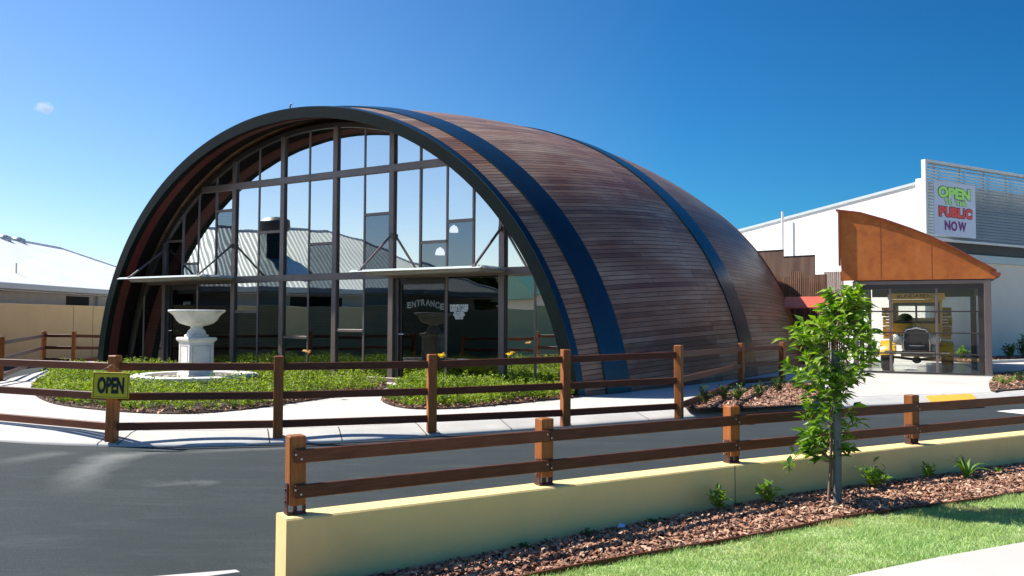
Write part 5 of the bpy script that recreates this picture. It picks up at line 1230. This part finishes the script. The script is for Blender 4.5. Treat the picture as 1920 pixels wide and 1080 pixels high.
# ------------------------------------------------------------------ left side: tan wall and the white roofed house behind it (also mirrored in the glazing)
yw = thing('yard_wall', 'tall tan rendered boundary wall at the left below the white roofed house', 'wall', (-15.5, 20, -.13))
mb = MB(); mb.box((-15.6, 17.5, .80), (.2, 57, 1.94), None, .01); obj('wall_body', mb, M['wallyard'], yw)
for y in (12.0, 18.0, 24.0, 30.2, 31.6): mb = MB(); mb.box((-15.4985, y, .8), (.004, .02, 1.9)); obj('control_joint', mb, M['darkopen'], yw)
mb = MB(); mb.box((-15.44, 32.6, 1.62), (.10, .16, .12), None, .02); obj('wall_light', mb, M['black'], yw)
ho = thing('roof_house', 'grey house with a pale corrugated hip roof behind the tan wall', 'house', (-20, 26, 0))
mb = MB(); mb.box((-20.2, 26.6, 1.1), (6.6, 33, 2.7), None); obj('house_wall', mb, M['housegrey'], ho)
for (y, w_) in ((33.2, 1.7), (22, 2.2), (16.5, 2.0)): mb = MB(); mb.box((-16.885, y, 1.55), (.03, w_, 1.2)); obj('window', mb, M['darkopen'], ho)
mb = MB(); ys0, ys1 = 9.2, 45.0; xe, xr, xw_ = -16.3, -22.4, -28.5; zE = 2.46
V = [(xe, ys0, zE), (xe, ys1, zE), (xw_, ys1, zE), (xw_, ys0, zE), (xr, 14.8, 5.15), (xr, 42.2, 4.75)]
ysp = 26.0; fr = (ysp - 14.8) / (42.2 - 14.8); V += [(xe, ysp, zE), (xr, ysp, 5.15 - .4 * fr), (xw_, ysp, zE)]
def sub(V, F):
    q = MB(); ids = sorted({i for f in F for i in f}); mp = {i: k for k, i in enumerate(ids)}; return q.add([V[i] for i in ids], [tuple(mp[i] for i in f) for f in F])
mb = sub(V, [(6, 1, 5, 7), (2, 8, 7, 5)]); rf = obj('roof', mb, M['roofwhite'], ho, fix=False)
M['roofgrey'] = mat_corr('mirror_dulled_corrugated_roof', (.52, .55, .48), math.pi / 2, .16, .42, .0, .5)  # same roof, coloured greyer at this end so its mirror image reads dimmer
mb = sub(V, [(0, 6, 7, 4), (8, 3, 4, 7)]); obj('roof', mb, M['roofgrey'], ho, fix=False, label='greyer end of the corrugated roof, toned for its dim mirror image')
mb = sub(V, [(1, 2, 5)]); obj('hip_roof', mb, M['roofwhite'], ho, fix=False)
mb = sub(V, [(3, 0, 4)]); obj('hip_roof', mb, M['roofgrey'], ho, fix=False)
mb = MB(); mb.box((xe + .02, (ys0 + ys1) / 2, zE - .10), (.12, ys1 - ys0, .20), None, .02); mb.box(((xe + xw_) / 2, ys0, zE - .1), (xe - xw_, .12, .2), None, .02); obj('gutter', mb, M['fascia'], ho)
mb = MB(); mb.box((-16.6, (ys0 + ys1) / 2, zE - .24), (.55, ys1 - ys0 - .3, .03)); obj('eave_soffit', mb, M['housegrey'], ho)
mb = MB(); mb.tube([(-16.8, 34.6, 2.2), (-16.8, 34.6, -.1)], .05, 8); obj('downpipe', mb, M['fascia'], ho)
mb = MB(); mb.tube([(xr, 14.8, 5.17), (xr, 42.2, 4.77)], .06, 8); mb.tube([(xe, ys0, zE + .02), (xr, 14.8, 5.17)], .05, 8); mb.tube([(xe, ys1, zE + .02), (xr, 42.2, 4.77)], .05, 8); obj('ridge_cap', mb, M['roofwhite'], ho)
def vent(P, r, lab):
    t = thing('roof_vent', lab, 'roof vent', P, 'vents on the white roof'); mb = MB(); mb.lathe(P, [(r * .7, -.35), (r * .7, .1)], 16); obj('vent_base', mb, M['vent'], t)
    mb = MB(); mb.lathe(P + [0, 0, .1], [(r * .8, 0), (r * 1.05, r * .45), (r * 1.1, r * .9), (r * .8, r * 1.35), (r * .2, r * 1.6)], 16)
    for k in range(16): a = k * math.pi / 8; mb.box(P + [math.cos(a) * r * 1.08, math.sin(a) * r * 1.08, .1 + r * .7], (.03, .012, r * 1.1), ((math.cos(a + .5), math.sin(a + .5), 0), (-math.sin(a + .5), math.cos(a + .5), 0), ZU))
    obj('vent_turbine', mb, M['vent'], t, smooth=40)
vent(D(7, 461, 37.2), .25, 'round turbine vent on the white roof at the left edge of the photo'); vent(D(33, 466, 38.5), .27, 'round turbine vent on the white roof, right of the pair')
vent(D(172, 507, 41), .12, 'tiny pipe vent near the far end of the white roof')
mb = MB(); P = D(30, 520, 30); mb.tube([P, P + [0, 0, .5]], .03, 6); tag(obj('vent_pipe', mb, M['vent']), 'short thin pipe standing on the lower slope of the white roof', 'pipe')
# big black kitchen exhaust on the roof, seen in the glass
bx_ = thing('roof_exhaust', 'dark rounded exhaust cowl on the white roof, seen mirrored in the glazing', 'exhaust', (-19.6, 17.6, 3.8))
mb = MB(); mb.box((-19.7, 17.6, 4.1), (.9, .7, 1.5), None, .05); obj('duct', mb, M['truckdk'], bx_); mb = MB(); mb.lathe((-19.6, 17.6, 4.75), [(.55, 0), (.62, .15), (.6, .4), (.4, .55), (.2, .6)], 24); obj('cowl', mb, M['black'], bx_, smooth=40)
# green roofed neighbour mirrored at the right of the glazing
gh = thing('green_roof_shed', 'shed with a dark green gable roof behind the tan wall, mirrored in the glazing', 'shed', (-22, 2, 0))
mb = MB(); mb.box((-22, 2, 1.1), (5, 7, 2.5), None); obj('wall', mb, M['housegrey'], gh)
mb = MB(); mb.prism([(-19.2, -2, 2.3), (-22, -2, 3.7), (-24.8, -2, 2.3)], (0, 8, 0)); obj('roof', mb, simple('green_roof', (.02, .12, .09), .5, .1), gh)

# distant trees
def far_tree(P, h, r, label, n=2600, L=.35):
    t = thing('background_tree', label, 'tree', P); mb = MB(); mb.tube([P, P + [0, 0, h * .6]], [.22, .1], 8); obj('trunk', mb, M['bark'], t)
    C = []; 
    for k in range(26):
        a = random.random() * 6.28; rr = r * random.random() ** .6; c = P + np.array([math.cos(a) * rr * .8, math.sin(a) * rr * .8, h * random.uniform(.5, .92)]); q = rng.normal(size=(n // 26, 3)); q /= np.linalg.norm(q, axis=1)[:, None]; C.append(c + q * r * .33 * rng.uniform(.5, 1.05, (len(q), 1)))
    C = np.concatenate(C); Dv = rng.normal(size=C.shape) + [0, 0, .4]; V, F = leaves(C, Dv, L, L * .5); np_mesh('crown', V, F, M['leaf_dark'], np.repeat(rng.random(len(C)), 5), t)
far_tree(D(213, 560, 62) * [1, 1, 0], 5.2, 1.1, 'small dark green tree showing beside the left rim of the barrel')
far_tree(np.array([-30., 4., 0.]), 4.2, 1.8, 'green tree behind the green roofed shed'); 

# one small cloud
cl = MB(); CP = D(84, 203, 900); 
def cloudmat():
    m = bpy.data.materials.new('cloud_vapour'); m.use_nodes = True; n = m.node_tree; n.nodes.clear(); out = n.nodes.new('ShaderNodeOutputMaterial'); v = n.nodes.new('ShaderNodeVolumePrincipled'); v.inputs['Color'].default_value = (1, 1, 1, 1); v.inputs['Anisotropy'].default_value = .2
    tc = n.nodes.new('ShaderNodeTexCoord'); ns = nd(n, 'ShaderNodeTexNoise', Scale=.16, Detail=5, Roughness=.6); n.links.new(tc.outputs['Object'], ns.inputs['Vector'])
    ln2 = n.nodes.new('ShaderNodeVectorMath'); ln2.operation = 'LENGTH'; mp = n.nodes.new('ShaderNodeMapping'); mp.inputs['Scale'].default_value = (1 / 13.5, 1 / 9, 1 / 8.0); mp.inputs['Location'].default_value = (0, 0, -1.0); n.links.new(tc.outputs['Object'], mp.inputs[0]); n.links.new(mp.outputs[0], ln2.inputs[0])
    a = n.nodes.new('ShaderNodeMath'); a.operation = 'SUBTRACT'; a.inputs[0].default_value = 1.0; n.links.new(ln2.outputs['Value'], a.inputs[1])
    b = n.nodes.new('ShaderNodeMath'); b.operation = 'MULTIPLY_ADD'; b.inputs[1].default_value = 1.6; b.inputs[2].default_value = -.95; n.links.new(ns.outputs['Fac'], b.inputs[0])
    c = n.nodes.new('ShaderNodeMath'); c.operation = 'ADD'; n.links.new(a.outputs[0], c.inputs[0]); n.links.new(b.outputs[0], c.inputs[1])
    d = n.nodes.new('ShaderNodeMath'); d.operation = 'MULTIPLY'; d.inputs[1].default_value = .16; d.use_clamp = False; n.links.new(c.outputs[0], d.inputs[0])
    e = n.nodes.new('ShaderNodeMath'); e.operation = 'MAXIMUM'; e.inputs[1].default_value = 0; n.links.new(d.outputs[0], e.inputs[0]); n.links.new(e.outputs[0], v.inputs['Density']); n.links.new(v.outputs[0], out.inputs['Volume']); return m
cl.lathe(CP - [0, 0, 8.0], [(1, 0), (9, 1), (12.5, 4), (13.5, 8), (12.5, 12), (9, 15), (1, 16)], 20)
co_ = obj('cloud', cl, cloudmat()); tag(co_, kind='structure')
